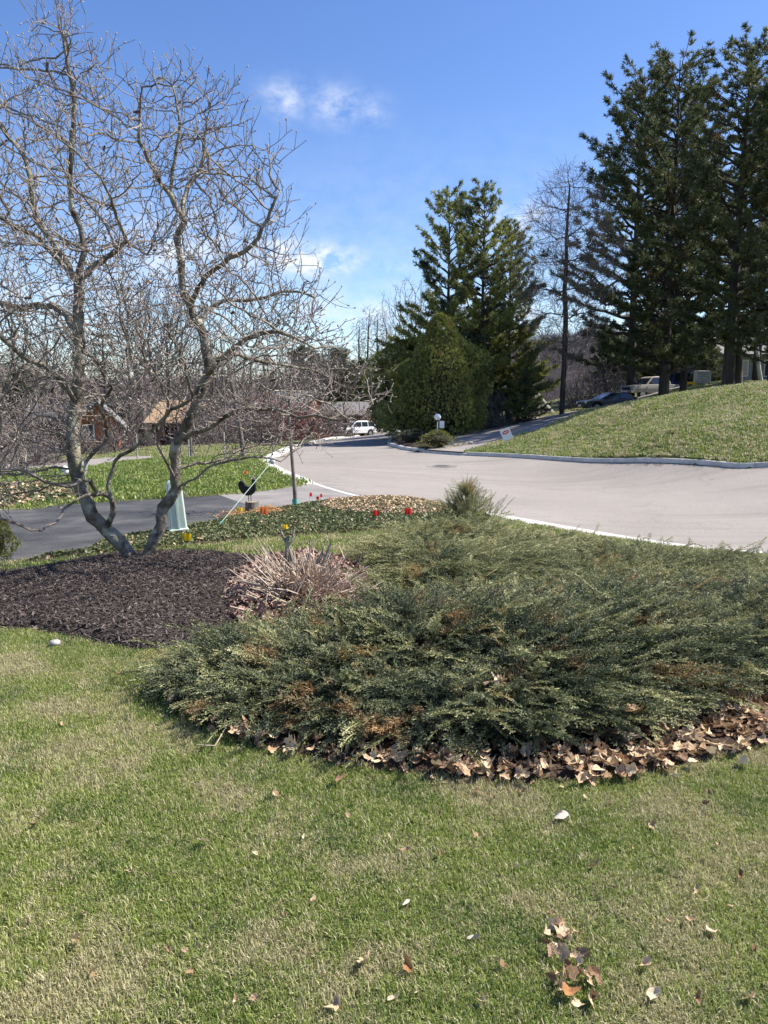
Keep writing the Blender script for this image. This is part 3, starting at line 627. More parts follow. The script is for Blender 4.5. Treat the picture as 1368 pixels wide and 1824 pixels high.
# ------------------------------------------------------------------ junipers
M['jun'] = material('juniper_needles', [(.022, .028, .013), (.065, .08, .034), (.17, .185, .08), (.37, .365, .17), (.66, .61, .36)], scale=1.6, rough=.6, attr='tip', attr_mix=.62, rand=.25, transl=.2, coord='World', spots=[((.42, .29, .12), 2.6, .58, .72)])
M['jun_dark'] = material('juniper_blue_needles', [(.012, .017, .012), (.03, .04, .025), (.07, .088, .05), (.17, .19, .1), (.38, .385, .21)], scale=1.6, rough=.6, attr='tip', attr_mix=.62, rand=.25, transl=.15, coord='World', spots=[((.36, .22, .10), 3.6, .57, .70)])
M['jun_wood'] = material('juniper_wood', [(.05, .035, .025), (.1, .07, .05)], scale=10, rough=1)
def spray(name, m, seed, L_=.26, nb=15, bl=.075, arch=.3):
    """arching juniper shoot along +X with branchlets made of little scale-leaf blades"""
    r = np.random.default_rng(seed); V = []; Fc = []; tip = []
    def blade(p, d, l, w_, tv):
        d = d / (np.linalg.norm(d) + 1e-9); s = np.cross(d, r.normal(0, 1, 3)); s /= np.linalg.norm(s) + 1e-9
        b = len(V); V.extend([p - s * w_ / 2, p + s * w_ / 2, p + d * l * .55 + s * w_ * .55, p + d * l, p + d * l * .55 - s * w_ * .55]); Fc.append((b, b + 1, b + 2, b + 3, b + 4)); tip.extend([tv, tv, min(1, tv + .15), min(1, tv + .3), min(1, tv + .15)])
    def axis(t): return np.array([L_ * t, 0, arch * L_ * t * (1.0 - .6 * t) + 0])
    k1 = r.uniform(-.2, .2)
    for i in range(nb):
        t = (i + .5) / nb; p = axis(t); p[1] += k1 * L_ * t * t; nxt = axis(min(1, t + .05)); nxt[1] += k1 * L_ * min(1, t + .05) ** 2; d0 = nxt - p; d0 = d0 / (np.linalg.norm(d0) + 1e-9)
        for sd in (-1, 1):
            side = np.array([0, sd, 0]) * r.uniform(.5, 1.1) + np.array([0, 0, r.normal(.15, .35)]); d = d0 * r.uniform(.8, 1.3) + side; d /= np.linalg.norm(d)
            ll = bl * (1 - .62 * t) * r.uniform(.6, 1.2); m_ = 5
            for j in range(m_):
                q = p + d * ll * (j / m_); tv = min(1, .55 * t + .45 * j / m_)
                blade(q, d + r.normal(0, .22, 3), ll / m_ * 2.0, .0033, tv)
                if j > 0: blade(q, d + np.cross(d, [0, 0, 1]) * sd * -.8 + r.normal(0, .35, 3), ll * .42, .0028, tv)
        blade(p, d0, L_ / nb * 1.6, .0045, t)
    me = mesh(name, V, Fc, m); fattr(me, 'tip', tip); return source(name, me)
vr = random.Random(3)
bumps = [(vr.uniform(-1.2, 6.5), vr.uniform(3.2, 10), vr.uniform(.13, .34), vr.uniform(-.17, .08)) for _ in range(230)]
def jh(x, y):
    s = sdist(jun_poly, x, y); b = (.35 - .19 * np.clip((y - 4.3) / 2.0, 0, 1) * np.clip((x - .3) / 1.2, .35, 1) - .07 * np.clip((y - 5.6) / .9, 0, 1) * np.clip((x - 2) / .8, 0, 1)) * (1 - .45 * np.clip((.3 - x) / .8, 0, 1)) * (.38 + .62 * (1 - np.exp(-np.clip(s, 0, 9) / .3)))
    b = b + .12 * np.exp(-((y - 8.4) ** 2 / .5 + (x - .9) ** 2 / .4))
    for bx, by, br, bh in bumps: b = b + bh * np.exp(-((x - bx) ** 2 + (y - by) ** 2) / br ** 2) * np.clip(s / .4, 0, 1)
    # hollow with leaves showing
    b = b * (1 - .75 * np.exp(-((x - .47) ** 2 / .02 + (y - 3.72) ** 2 / .012)))
    return np.maximum(b, .02), s
def juniper(name, keep, dens, srcs, label, core=.62):
    n = int(9 * 8 * dens); x = rng.uniform(-1.6, 7.2, n); y = rng.uniform(3, 10.6, n); hh, s = jh(x, y)
    ok = (s > 0.01) & keep(x, y) & (x < .56 * y + .9); x, y, hh, s = x[ok], y[ok], hh[ok], s[ok]; n = len(x)
    e = 1e-2; gx = (jh(x + e, y)[0] - jh(x - e, y)[0]) / (2 * e); gy = (jh(x, y + e)[0] - jh(x, y - e)[0]) / (2 * e)
    lay = rng.uniform(0, 1, n); z = H(x, y) + hh * np.where(lay < .75, rng.uniform(.8, 1.02, n), rng.uniform(.45, .8, n))
    # shoots trail outwards down the slope and lean with the wind to the right
    dx = -gx * .9 + .35 + rng.normal(0, .45, n); dy = -gy * .9 + np.where(y > 6.5, .25, -.15) + rng.normal(0, .45, n)
    dx = dx + np.where(x < .2, -.55, 0)
    yaw = np.arctan2(dy, dx); edge = np.clip(1 - s / .35, 0, 1)
    pitch = -(rng.normal(.31, .2, n) - .38 * edge - .34 * np.clip((y - 4.6) / 1.2, 0, 1))
    roll = rng.normal(0, .5, n)
    eul = np.stack([roll, pitch, yaw], 1)
    root = empty(name, (float(x.mean()), float(y.mean()), 0)); tag(root, label, 'shrub')
    f = scatter('foliage', np.stack([x, y, z], 1) - np.array(root.location), eul, rng.uniform(.6, 1.15, n), rng.integers(0, len(srcs), n), srcs, root); tag(f, kind='stuff')
    # dark sheet filling the mound; its colour stands for shade among the branches
    c = .08; X, Y = np.meshgrid(np.arange(-1.6, 7.2, c), np.arange(3, 10.6, c)); q, s2 = jh(X, Y); Z = H(X, Y) + q * core - .03; K = (s2 > .06) & keep(X, Y)
    V = np.stack([X, Y, Z], -1).reshape(-1, 3) - np.array(root.location); ny, nx = X.shape; i = (np.arange(ny - 1)[:, None] * nx + np.arange(nx - 1)[None]).ravel(); Fq = np.stack([i, i + 1, i + nx + 1, i + nx], -1); Fq = Fq[K.ravel()[Fq].all(1)]
    us = np.unique(Fq); mp_ = np.full(len(V), -1); mp_[us] = np.arange(len(us)); obj('branches', mesh('branches', V[us], mp_[Fq], M['jun_wood'], True), root)
    return root
for px, py, k_ in [(868, 1262, 7), (1092, 1282, 4), (955, 1160, 2), (740, 1215, 2)]:
    g = G(px, py)
    for _ in range(k_):
        x, y = g[0] + random.gauss(0, .045), g[1] - .33 + random.gauss(0, .03); hh_, _s = jh(np.array([x]), np.array([y])); obj('leaf', lm[random.randrange(7)], litter_o, (x, y, h(x, y) + float(hh_[0]) + .05), rnd_rot(.4), random.uniform(.6, .95))
sd_ = [spray('juniper_shoot', M['jun_dark'], 100 + s, .2 + .04 * (s % 3), 14, .055, .35) for s in range(5)]
sl_ = [spray('juniper_shoot', M['jun'], 120 + s, .32 + .06 * (s % 3), 20, .055, .4) for s in range(5)]
split = lambda x, y: y < 5.6 + .18 * np.sin(x * 3) + .1 * x
juniper('juniper_shrub', split, 1050, sd_ * 2 + sl_[:2], 'low spreading dark blue-green juniper with the leaf litter along its front edge')
juniper('juniper_shrub', lambda x, y: ~split(x, y), 720, sl_ * 3 + sd_[:3], 'feathery paler green juniper behind the dark one, running along the road kerb')
# upright plume at the back
pb = np.array([.98, 9.1]); root = empty('juniper_plume', (pb[0], pb[1], h(*pb) + .3)); tag(root, 'tall upright tuft of juniper standing above the shrubs against the road', 'shrub')
n = 420; t = rng.uniform(0, 1, n) ** 1.3; a = rng.uniform(0, 6.28, n); q = .42 * (1 - t) ** .8 * rng.uniform(0, 1, n)
pts = np.stack([q * np.cos(a), q * np.sin(a), t * .42], 1)
tag(scatter('foliage', pts, np.stack([rng.normal(0, .6, n), -rng.uniform(.25, 1.25, n), a + rng.normal(0, .7, n)], 1), rng.uniform(.4, .8, n) * (1.1 - .5 * t), rng.integers(0, 5, n), sl_, root), kind='stuff')
obj('stem', tubes('stem', [(np.array([[0, 0, -.3], [.02, 0, .1], [0, .01, .3], [0.02, 0, .46]]), [.018, .014, .008, .003], 6)], M['jun_wood']), root)

# ------------------------------------------------------------------ space-colonised trees
def colonize(seed_pos, seed_par, attr, step, di, dk, iters, jit, up=0.0, r=None):
    pos = [np.array(p) for p in seed_pos]; par = list(seed_par); kids = {}
    A = attr.copy(); nd = np.full(len(A), 1e9); ni = np.zeros(len(A), int); new = np.array(pos); base = 0
    for it in range(iters):
        if len(A) == 0: break
        for c in range(0, len(new), 400):
            b = new[c:c + 400]; d = np.sqrt(np.maximum(0, (A ** 2).sum(1)[:, None] + (b ** 2).sum(1)[None] - 2 * A @ b.T)); k = d.argmin(1); m_ = d[np.arange(len(A)), k]
            u = m_ < nd; nd[u] = m_[u]; ni[u] = base + c + k[u]
        al = nd > dk; A, nd, ni = A[al], nd[al], ni[al]
        act = nd < di
        if not act.any(): break
        P_ = np.array(pos); D_ = np.zeros((len(P_), 3)); v = A[act] - P_[ni[act]]; v /= np.linalg.norm(v, axis=1, keepdims=True) + 1e-9; np.add.at(D_, ni[act], v)
        idx = np.unique(ni[act]); idx = np.array([i for i in idx if kids.get(i, 0) < 3])
        if len(idx) == 0: break
        d = D_[idx]; d /= np.linalg.norm(d, axis=1, keepdims=True) + 1e-9; d = d + r.normal(0, jit, d.shape); d[:, 2] += up; d /= np.linalg.norm(d, axis=1, keepdims=True)
        base = len(pos); new = P_[idx] + d * step
        for i, q in zip(idx, new): kids[i] = kids.get(i, 0) + 1; pos.append(q); par.append(int(i))
    return np.array(pos), np.array(par)
def to_chains(pos, par, rt, ex, rmax=None):
    n = len(pos); cnt_ = np.zeros(n); ch = [[] for _ in range(n)]
    for i in range(n - 1, 0, -1):
        if not ch[i]: cnt_[i] = 1
        if par[i] >= 0: cnt_[par[i]] += cnt_[i]; ch[par[i]].append(i)
    rad = rt * np.maximum(cnt_, 1) ** (1 / ex)
    out_ = []; stack = [(0, None)]; tips = []
    while stack:
        s0, pr = stack.pop(); c = [] if pr is None else [pr]; i = s0
        while True:
            c.append(i)
            if not ch[i]: tips.append((pos[i], pos[i] - pos[par[i]])); break
            k = max(ch[i], key=lambda q_: cnt_[q_])
            for q_ in ch[i]:
                if q_ != k: stack.append((q_, i))
            i = k
        if len(c) < 2: continue
        rr = rad[c].copy()
        if pr is not None: rr[0] = rr[1]
        out_.append((pos[c], rr))
    return out_, tips

M['mag'] = material('magnolia_bark', [(.075, .058, .04), (.165, .142, .11), (.29, .262, .215)], scale=9, rough=.95, bump=.8, bscale=40, spots=[((.42, .40, .32), 7, .58, .68), ((.2, .2, .11), 3, .6, .75)])
M['magtwig'] = material('magnolia_twig', [(.12, .09, .075), (.29, .245, .205)], scale=5, rough=.8)
M['bud'] = material('magnolia_bud', [(.2, .17, .14), (.5, .47, .41)], scale=20, rough=.9, rand=.7)
mag_lines = {
 'A': [[(238, 1004, 0), (220, 974, 0), (189, 944, -.05), (164, 913, -.1), (153, 890, -.1), (143, 864, -.1), (136, 839, -.1), (131, 806, -.05), (130, 771, 0), (136, 717, .05), (141, 666, .05), (141, 602, .1), (138, 551, .1), (140, 509, .1), (140, 482, .1)], .9],
 'A1': [[(140, 482, .1), (151, 447, .1), (145, 408, .15), (128, 377, .1), (125, 330, .1), (125, 285, 0), (131, 210, 0), (131, 167, 0), (120, 110, .05), (112, 55, .1)], 1],
 'A2': [[(138, 500, .1), (105, 465, 0), (76, 432, -.2), (66, 421, -.3), (30, 405, -.5), (-10, 380, -.6)], 1],
 'A3': [[(130, 487, .1), (100, 440, .4), (75, 405, .6), (61, 381, .7), (55, 325, .8), (39, 272, .9), (9, 237, 1.0), (-15, 190, 1.1)], 1],
 'A4': [[(146, 500, .1), (165, 475, -.3), (195, 455, -.6), (225, 430, -.8)], 1],
 'L1': [[(134, 715, 0), (118, 689, -.1), (102, 674, -.2), (79, 651, -.3), (59, 646, -.4), (33, 630, -.5), (5, 602, -.6), (-40, 570, -.7), (-80, 520, -.8)], 1],
 'L2': [[(141, 595, .1), (128, 579, .2), (115, 556, .4), (90, 546, .6), (51, 545, .8), (26, 546, 1.0), (-20, 530, 1.2)], 1],
 'B': [[(189, 944, -.05), (197, 925, -.15), (202, 905, -.2), (194, 882, -.25), (170, 881, -.35), (148, 882, -.45), (133, 893, -.55), (115, 905, -.6), (105, 928, -.7), (84, 939, -.8), (67, 946, -.9), (36, 936, -1.0), (15, 928, -1.1), (-20, 920, -1.2), (-60, 890, -1.3)], 1],
 'B2': [[(194, 882, -.25), (192, 860, -.2), (202, 839, -.2), (205, 818, -.2), (230, 805, -.3), (251, 788, -.4), (281, 756, -.5), (307, 730, -.7), (343, 710, -.8)], 1],
 'C': [[(174, 881, -.33), (165, 868, -.5), (153, 854, -.6), (123, 867, -.8), (92, 862, -.9), (56, 844, -1.0), (33, 836, -1.1), (0, 838, -1.3), (-40, 820, -1.4)], 1],
 'C2': [[(153, 854, -.6), (153, 823, -.5), (174, 798, -.5), (189, 788, -.5), (190, 756, -.5), (180, 725, -.6), (200, 690, -.7)], 1],
 'D': [[(258, 1000, .02), (271, 964, .05), (287, 939, .05), (287, 913, .1), (302, 890, .1), (315, 867, .1), (312, 846, .1), (312, 821, .1), (315, 795, .1), (336, 750, .1), (354, 709, .1), (366, 678, .1), (372, 647, .1), (364, 622, .1), (361, 591, .1), (346, 565, .1), (338, 544, .1), (324, 504, .1), (324, 461, .1), (314, 421, .1), (327, 399, .1), (307, 351, .1), (305, 325, .1), (316, 263, .1), (320, 219, .1), (307, 153, .1)], 1],
 'E': [[(327, 399, .1), (329, 342, .3), (360, 298, .4), (364, 246, .5), (373, 197, .5)], 1],
 'Fk': [[(307, 351, .1), (281, 316, -.1), (259, 272, -.2), (246, 246, -.3), (250, 190, -.4)], 1],
 'Gk': [[(338, 544, .1), (364, 496, -.2), (403, 465, -.4), (447, 439, -.5), (474, 395, -.6), (500, 340, -.6)], 1],
 'Hk': [[(351, 579, .1), (373, 553, .3), (403, 535, .4), (439, 535, .5), (482, 526, .6), (526, 518, .7), (560, 530, .7)], 1],
 'I': [[(316, 785, .1), (335, 775, 0), (359, 767, -.1), (384, 755, -.2), (407, 737, -.3), (438, 729, -.4), (474, 729, -.5), (505, 734, -.6), (530, 744, -.7), (569, 742, -.8), (607, 750, -.9), (633, 739, -1.0), (665, 720, -1.0)], 1],
 'J': [[(318, 866, .1), (335, 858, -.1), (351, 852, -.2), (374, 831, -.3), (402, 824, -.4), (433, 816, -.5), (464, 816, -.5), (500, 822, -.5)], 1],
 'J2': [[(313, 840, .1), (326, 832, .3), (351, 826, .4), (390, 820, .6), (430, 800, .8), (480, 790, 1.0), (530, 795, 1.0)], 1],
 'K': [[(310, 852, .1), (294, 818, -.2), (281, 790, -.3), (300, 725, -.4), (290, 690, -.5), (270, 650, -.6)], 1],
 'N': [[(366, 670, .1), (395, 640, -.3), (430, 610, -.5), (480, 590, -.7), (520, 600, -.8), (560, 620, -.8)], 1],
 'O': [[(372, 647, .1), (400, 630, .5), (450, 640, .8), (500, 650, 1.1), (560, 660, 1.2), (610, 690, 1.2)], 1],
}
D0 = 7.8; sp, spar = [], []
magbase = P(247, 1006, D0); magbase[2] = h(magbase[0], magbase[1]) - .03
sp.append(magbase); spar.append(-1)
for key, (ln, _) in mag_lines.items():
    pts = np.array([P(a, b, D0 + c) for a, b, c in ln]); pts = spline(pts, 4)
    seg = np.r_[0, np.cumsum(np.linalg.norm(np.diff(pts, axis=0), axis=1))]; k = max(2, int(seg[-1] / .085)); u = np.linspace(0, seg[-1], k); pts = np.stack([np.interp(u, seg, pts[:, j]) for j in range(3)], 1)
    pts[1:-1] += rng.normal(0, .006, pts[1:-1].shape)
    d = np.linalg.norm(np.array(sp) - pts[0], axis=1); pr = int(d.argmin())
    for q in pts[(1 if d.min() < .05 else 0):]: sp.append(q); spar.append(pr); pr = len(sp) - 1
sil = np.array([(-170, 900), (-190, 300), (-120, 140), (-60, 90), (0, 105), (45, 50), (65, 15), (112, 0), (150, 60), (205, 100), (215, 170), (235, 185), (255, 125), (330, 108), (400, 160), (440, 215), (470, 240), (515, 295), (505, 350), (527, 400), (515, 455), (560, 495), (592, 560), (600, 620), (665, 665), (690, 715), (660, 760), (600, 775), (560, 800), (480, 822), (420, 830), (380, 800), (350, 770), (280, 760), (220, 800), (190, 830), (150, 800), (60, 880), (-60, 930)], float)
att = []
while len(att) < 8500:
    px, py = random.uniform(-190, 690), random.uniform(0, 930)
    pa, pb_ = np.array([px]), np.array([py])
    if not inside(sil, pa, pb_)[0]: continue
    if px < -60 and random.random() < .5: continue
    e = float(pdist(sil, pa, pb_)[0]); dep = min(1.9, .35 + e / 75)
    if py > 780 and random.random() < .5: continue
    if py < 430 and random.random() < .25: continue
    att.append(P(px, py, D0 + random.uniform(-1, 1) * dep))
att = np.array(att)
pos, par = colonize(sp, spar, att, .072, 1.0, .13, 95, .16, .16, np.random.default_rng(4))
chs, tips = to_chains(pos, par, .0040, 2.45)
magbase_v = Vector(magbase); mroot = empty('magnolia_tree', magbase_v); tag(mroot, 'large bare multi-stemmed magnolia with fuzzy buds growing from the mulch bed', 'tree')
thick, thin = [], []
for p_, r_ in chs:
    p_ = p_ - magbase
    if r_[0] > .0165:
        r_ = r_ * (1 + .07 * np.sin(np.arange(len(r_)) * 1.7 + p_[0, 0] * 9)); thick.append((p_, r_, 10 if r_[0] > .04 else 7))
    else: thin.append((p_, np.maximum(r_, .003), 3 if r_[0] < .008 else 5))
# flare at the foot
tr0 = thick[0]; rr = tr0[1].copy(); rr[:3] *= (1.25, 1.15, 1.05); thick[0] = (tr0[0], rr, 12)
# short side spurs
sprs = []; r2 = np.random.default_rng(8); ctr = np.array([.1, 0, 1.6])
def shoot(p, d, l, r0, lev):
    k = max(2, int(l / .055)); q = [p]; dd = d
    for j in range(k):
        dd = dd + r2.normal(0, .16, 3) + np.array([0, 0, .07]); dd /= np.linalg.norm(dd); q.append(q[-1] + dd * l / k)
        if lev and r2.random() < .5:
            e = dd * .75 + r2.normal(0, .55, 3); e[2] += .12; e /= np.linalg.norm(e); shoot(q[-1], e, l * r2.uniform(.2, .5), r0 * .8, lev - 1)
    sprs.append((np.array(q), np.linspace(r0, r0 * .68, len(q)), 3)); tips.append((q[-1] + magbase, q[-1] - q[-2]))
tips = []
for p_, r_, _ in thin[:] + thick[:]:
    tips.append((p_[-1] + magbase, p_[-1] - p_[-2]))
    for i in range(1, len(p_)):
        if r2.random() < ((.46 if p_[i, 2] < 2.6 else .36) if r_[i] < .014 else .14):
            d = p_[i] - p_[i - 1]; d = d / (np.linalg.norm(d) + 1e-9); o_ = p_[i] - ctr; o_ = o_ / (np.linalg.norm(o_) + 1e-9)
            d = d * .45 + o_ * .45 + r2.normal(0, .42, 3) + np.array([0, 0, .22]); d /= np.linalg.norm(d); shoot(p_[i], d, r2.uniform(.08, .34), min(.0042, r_[i]), 1)
obj('trunk', tubes('trunk', thick, M['mag']), mroot)
tag(obj('twigs', tubes('twigs', thin + sprs, M['magtwig'], False), mroot), kind='stuff')
bm_ = MB().ball((0, 0, .011), .0075, 6, 4, (1, 1, 1.9)); bs = source('bud', mesh('bud', bm_.V, bm_.F, M['bud'], True))
tp = [t_ for t_ in tips if r2.random() < .6]; bp = np.array([t_[0] for t_ in tp]) - magbase
be = []
for t_ in tp:
    e_ = Vector(t_[1] + np.array([0, 0, .02])).to_track_quat('Z', 'Y').to_euler(); be.append(tuple(e_))
tag(scatter('buds', bp, be, r2.uniform(.5, 1.1, len(bp)), np.zeros(len(bp)), [bs], mroot), kind='stuff')
# a few old leaves and seed pods hanging in it
pod = chip('seed_pod', material('seed_pod', [(.05, .03, .025), (.14, .07, .05)], scale=20, rough=.9), 5, .03)
sel = [t_[0] - magbase for t_ in tips if r2.random() < .012]
tag(scatter('pods', np.array(sel), r2.normal(0, .8, (len(sel), 3)), r2.uniform(.6, 1.2, len(sel)), np.zeros(len(sel)), [pod], mroot), kind='stuff')

# --- bare tree templates ------------------------------------------------------
M['bark'] = material('grey_bark', [(.09, .075, .065), (.2, .175, .155)], scale=4, rough=.95, bump=.6, stretch=(1, 1, .25))
M['twig'] = material('bare_twig', [(.13, .105, .1), (.22, .185, .175)], scale=1, rough=.9, rand=.5)
M['darkbark'] = material('dark_bark', [(.035, .028, .024), (.08, .065, .055)], scale=4, rough=.95, bump=.6, stretch=(1, 1, .25))
M['palebark'] = material('pale_bark', [(.35, .32, .27), (.52, .5, .44)], scale=4, rough=.9)
M['redtwig'] = material('red_twig', [(.14, .055, .052), (.25, .11, .1)], scale=2, rough=.8, rand=.3)
def bare(kind, seed, rt, ex=2.2, height=12):
    r = np.random.default_rng(seed); S_ = height
    if kind == 'vase':
        trunk = [(0, 0, 0), (.02 * S_, 0, .15 * S_), (0, .01 * S_, .3 * S_)]; n = 2000
        u = r.normal(0, 1, (n, 3)); u /= np.linalg.norm(u, axis=1, keepdims=True); u *= (r.uniform(0, 1, (n, 1)) ** .45)
        A_ = u * [.34 * S_, .34 * S_, .36 * S_] + [0, 0, .64 * S_]
        A_ = A_[(np.hypot(A_[:, 0], A_[:, 1]) < .1 * S_ + .45 * (A_[:, 2] - .2 * S_))]
    elif kind == 'upright':
        trunk = [(0, 0, 0), (.01 * S_, 0, .3 * S_), (-.01 * S_, 0, .6 * S_), (0, 0, .9 * S_)]; n = 1100
        n = 4200; z = r.uniform(.2, 1, n); rad = .2 * np.sin(np.clip((z - .15) / .85, 0, 1) * math.pi) ** .7 * r.uniform(0, 1, n) ** .5; a = r.uniform(0, 6.28, n); A_ = np.stack([rad * np.cos(a), rad * np.sin(a), z], 1) * S_
    elif kind == 'column':
        trunk = [(0, 0, 0), (0, .01 * S_, .5 * S_), (0, 0, .95 * S_)]; n = 1500
        z = r.uniform(.12, 1, n); rad = .11 * (1 - z * .55) * r.uniform(0, 1, n) ** .5; a = r.uniform(0, 6.28, n); A_ = np.stack([rad * np.cos(a), rad * np.sin(a), z], 1) * S_
    else:  # thicket: shrub with many stems
        trunk = [(0, 0, 0), (0, 0, .04 * S_)]; n = 800
        u = r.normal(0, 1, (n, 3)); u /= np.linalg.norm(u, axis=1, keepdims=True); u *= (r.uniform(0, 1, (n, 1)) ** .4); u[:, 2] = abs(u[:, 2]); A_ = u * [.6 * S_, .6 * S_, S_]
    t_ = spline(np.array(trunk), max(3, int(S_ * .35 / len(trunk)) + 2)); sp2 = list(t_ + r.normal(0, .003 * S_, t_.shape) * np.linspace(0, 1, len(t_))[:, None])
    st = (.017 if kind in ('vase', 'upright') else .024) * S_
    if kind == 'thicket': st = .06 * S_
    pos_, par_ = colonize(sp2, [i - 1 for i in range(len(sp2))], A_, st, .32 * S_ if kind != 'thicket' else 1.2 * S_, .0255 * S_ if kind in ('vase', 'upright') else .034 * S_, 95, .22, .12 if kind in ('vase',) else .3, r)
    c_, _ = to_chains(pos_, par_, rt, ex)
    tk = [(p, q, 7) for p, q in c_ if q[0] > rt * 3.2]; tn = [(p, q, 3) for p, q in c_ if q[0] <= rt * 3.2]
    for p, q, _ in list(tn):
        for i in range(1, len(p)):
            for _ in range(4 if kind in ('upright', 'column') else 1):
                if r.random() > .75: continue
                d = p[i] - p[i - 1]; d = d / np.linalg.norm(d) + r.normal(0, .5, 3); d[2] += .3; d /= np.linalg.norm(d); l = S_ * r.uniform(.015, .05) * (1.3 if kind == 'upright' else 1); tn.append((np.array([p[i], p[i] + d * l]), [rt * .85, rt * .6], 3))
    return tk, tn
def tmpl(kind, seed, rt, mt, mw, height=12):
    a, b = bare(kind, seed, rt, height=height); return (tubes('trunk', a if a else b[:1], mt), tubes('twigs', b, mw, False))
T_v = [tmpl('vase', s, .012, M['bark'], M['twig']) for s in (1, 2, 3)]
T_c = [tmpl('column', s, .013, M['bark'], M['twig']) for s in (7, 8)]
T_t = [tmpl('thicket', s, .011, M['bark'], M['twig'], 3) for s in (9, 10)]
T_red = tmpl('thicket', 12, .012, M['redtwig'], M['redtwig'], 3)
T_up = tmpl('upright', 5, .009, M['darkbark'], M['twig'], 16)
def bare_tree(T, px, D, py_top, label, group=None, py_base=None, name='bare_tree', cat='tree', sx=1.0, Hh=12, rz=None):
    x = (px - CX) / F * D / (cp + ((CY - 750) / F) * sp_); y = D; z = h(x, y); top = P(px, py_top, D)[2]; s = (top - z) / Hh
    o = empty(name, (x, y, z - .05), random.uniform(0, 6.28) if rz is None else rz); tag(o, label, cat, group)
    obj('trunk', T[0], o, scale=(s * sx, s * sx, s)); tag(obj('twigs', T[1], o, scale=(s * sx, s * sx, s)), kind='stuff'); return o
g1 = 'bare trees standing in the woods behind the houses'
for i, (px, D, t_) in enumerate([(250, 70, 474), (305, 74, 500), (95, 74, 560), (170, 92, 600), (385, 80, 590), (440, 84, 615), (490, 90, 625), (535, 88, 620), (575, 95, 610), (60, 95, 610), (20, 100, 625), (270, 98, 615), (330, 104, 615), (600, 110, 618), (110, 62, 650), (230, 64, 645)]):
    bare_tree(T_v[i % 3], px, D, t_, 'bare grey-brown tree in the woods behind the houses', g1, sx=1.0 + .3 * random.random())
g2 = 'tall upright bare trees above the far tree line by the road'
for px, t_ in [(640, 572), (657, 548), (672, 560), (688, 578)]: bare_tree(T_c[px % 2], px, 135, t_, 'tall slender bare tree rising above the tree line over the road bend', g2, sx=1.25)
bare_tree(T_v[1], 735, 62, 490, 'fine-twigged bare tree behind the cedar and the green pines', sx=.8)
bare_tree(T_up, 1000, 49, 284, 'tall bare tree with dark straight trunk between the two groups of pines', Hh=16, sx=1.12, rz=1.0)
bare_tree(T_v[2], 1062, 78, 585, 'low bare tree behind the dark car on the side driveway', sx=1.3)
g3 = 'leafless bushes along the side driveway'
for px, D, t_ in [(880, 50, 690), (910, 52, 685), (935, 52, 700), (965, 60, 690), (1040, 62, 660), (1075, 66, 640), (1020, 64, 675), (1110, 70, 650)]:
    bare_tree(T_t[px % 2], px, D, t_, 'leafless brown bush beside the side driveway', g3, name='bare_bush', cat='bush', Hh=3)
g7 = 'bare bushes in front of the brick and tan-roofed houses'
for px, D, t_ in [(140, 45, 752), (200, 46, 748), (235, 48, 760), (330, 50, 755), (180, 44, 785), (270, 52, 770)]:
    bare_tree(T_t[px % 2], px, D, t_, 'thin grey bush in front of the brick and tan-roofed houses', g7, name='bare_bush', cat='bush', Hh=3)
g4 = 'bare bushes below the left magnolia branches'
for px, D, t_ in [(-30, 22, 770), (20, 24, 780), (60, 28, 760), (-10, 32, 740), (95, 36, 775), (40, 40, 740)]:
    bare_tree(T_t[px % 2], px, D, t_, 'tangled grey bush at the far left beyond the black driveway', g4, name='bare_bush', cat='bush', Hh=3)
g5 = 'red-twigged bushes in front of the brown house'
for px, D, t_ in [(440, 62, 700), (470, 64, 690), (505, 62, 705), (540, 66, 700), (430, 66, 730), (480, 58, 740)]:
    bare_tree(T_red, px, D, t_, 'red-twigged bush in front of the brown house', g5, name='red_bush', cat='bush', Hh=3)
g6 = 'bare bushes at the foot of the woods'
for px, D, t_ in [(330, 60, 700), (380, 64, 700), (360, 50, 740), (580, 75, 715), (610, 80, 720), (225, 62, 720), (100, 56, 680), (20, 54, 690), (660, 90, 720)]:
    bare_tree(T_t[px % 2], px, D, t_, 'grey bare bush at the foot of the woods beyond the lawn', g6, name='bare_bush', cat='bush', Hh=3)
# pale leaning trees and the young tree
def pole_tree(name, pts, r0, r1, m, label, cat='tree', twigs=0):
    b = np.array(pts[0]); root = empty(name, b); tag(root, label, cat); q = spline(np.array(pts) - b, 4); n = len(q)
    obj('trunk', tubes('trunk', [(q, np.linspace(r0, r1, n), 8)], m), root); return root, q
r_, q = pole_tree('pale_tree', [P(434, 812, 30), P(428, 770, 30), P(418, 715, 30), P(411, 670, 30), P(406, 645, 30)], .10, .07, M['bark'], 'leaning pale-barked tree with a cut top behind the green lawn')
obj('branch', tubes('branch', [(np.array([P(411, 668, 30), P(420, 655, 30), P(436, 640, 30)]) - np.array(r_.location), [.055, .04, .03], 6)], M['bark']), r_)
pole_tree('thin_tree', [P(401, 765, 42), P(400, 720, 42), P(397, 660, 42), P(393, 600, 42)], .08, .05, M['bark'], 'thin straight pale trunk left of the red bushes')
pole_tree('thin_tree', [P(340, 815, 34), P(338, 770, 34), P(337, 735, 34)], .1, .07, M['bark'], 'short straight trunk at the lawn corner right of the magnolia')
yb = G(527, 905)
yr, q = pole_tree('young_tree', [yb, P(524, 860, yb[1]), P(519, 800, yb[1]), P(515, 745, yb[1]), P(517, 690, yb[1]), P(520, 640, yb[1]), P(522, 590, yb[1])], .042, .01, M['magtwig'], 'slender young tree with a single grey trunk at the edge of the road driveway corner')
yy = yb[1]; r3 = np.random.default_rng(2)
A_ = np.array([P(r3.uniform(455, 585), r3.uniform(590, 720), yy + r3.uniform(-.7, .7)) for _ in range(420)])
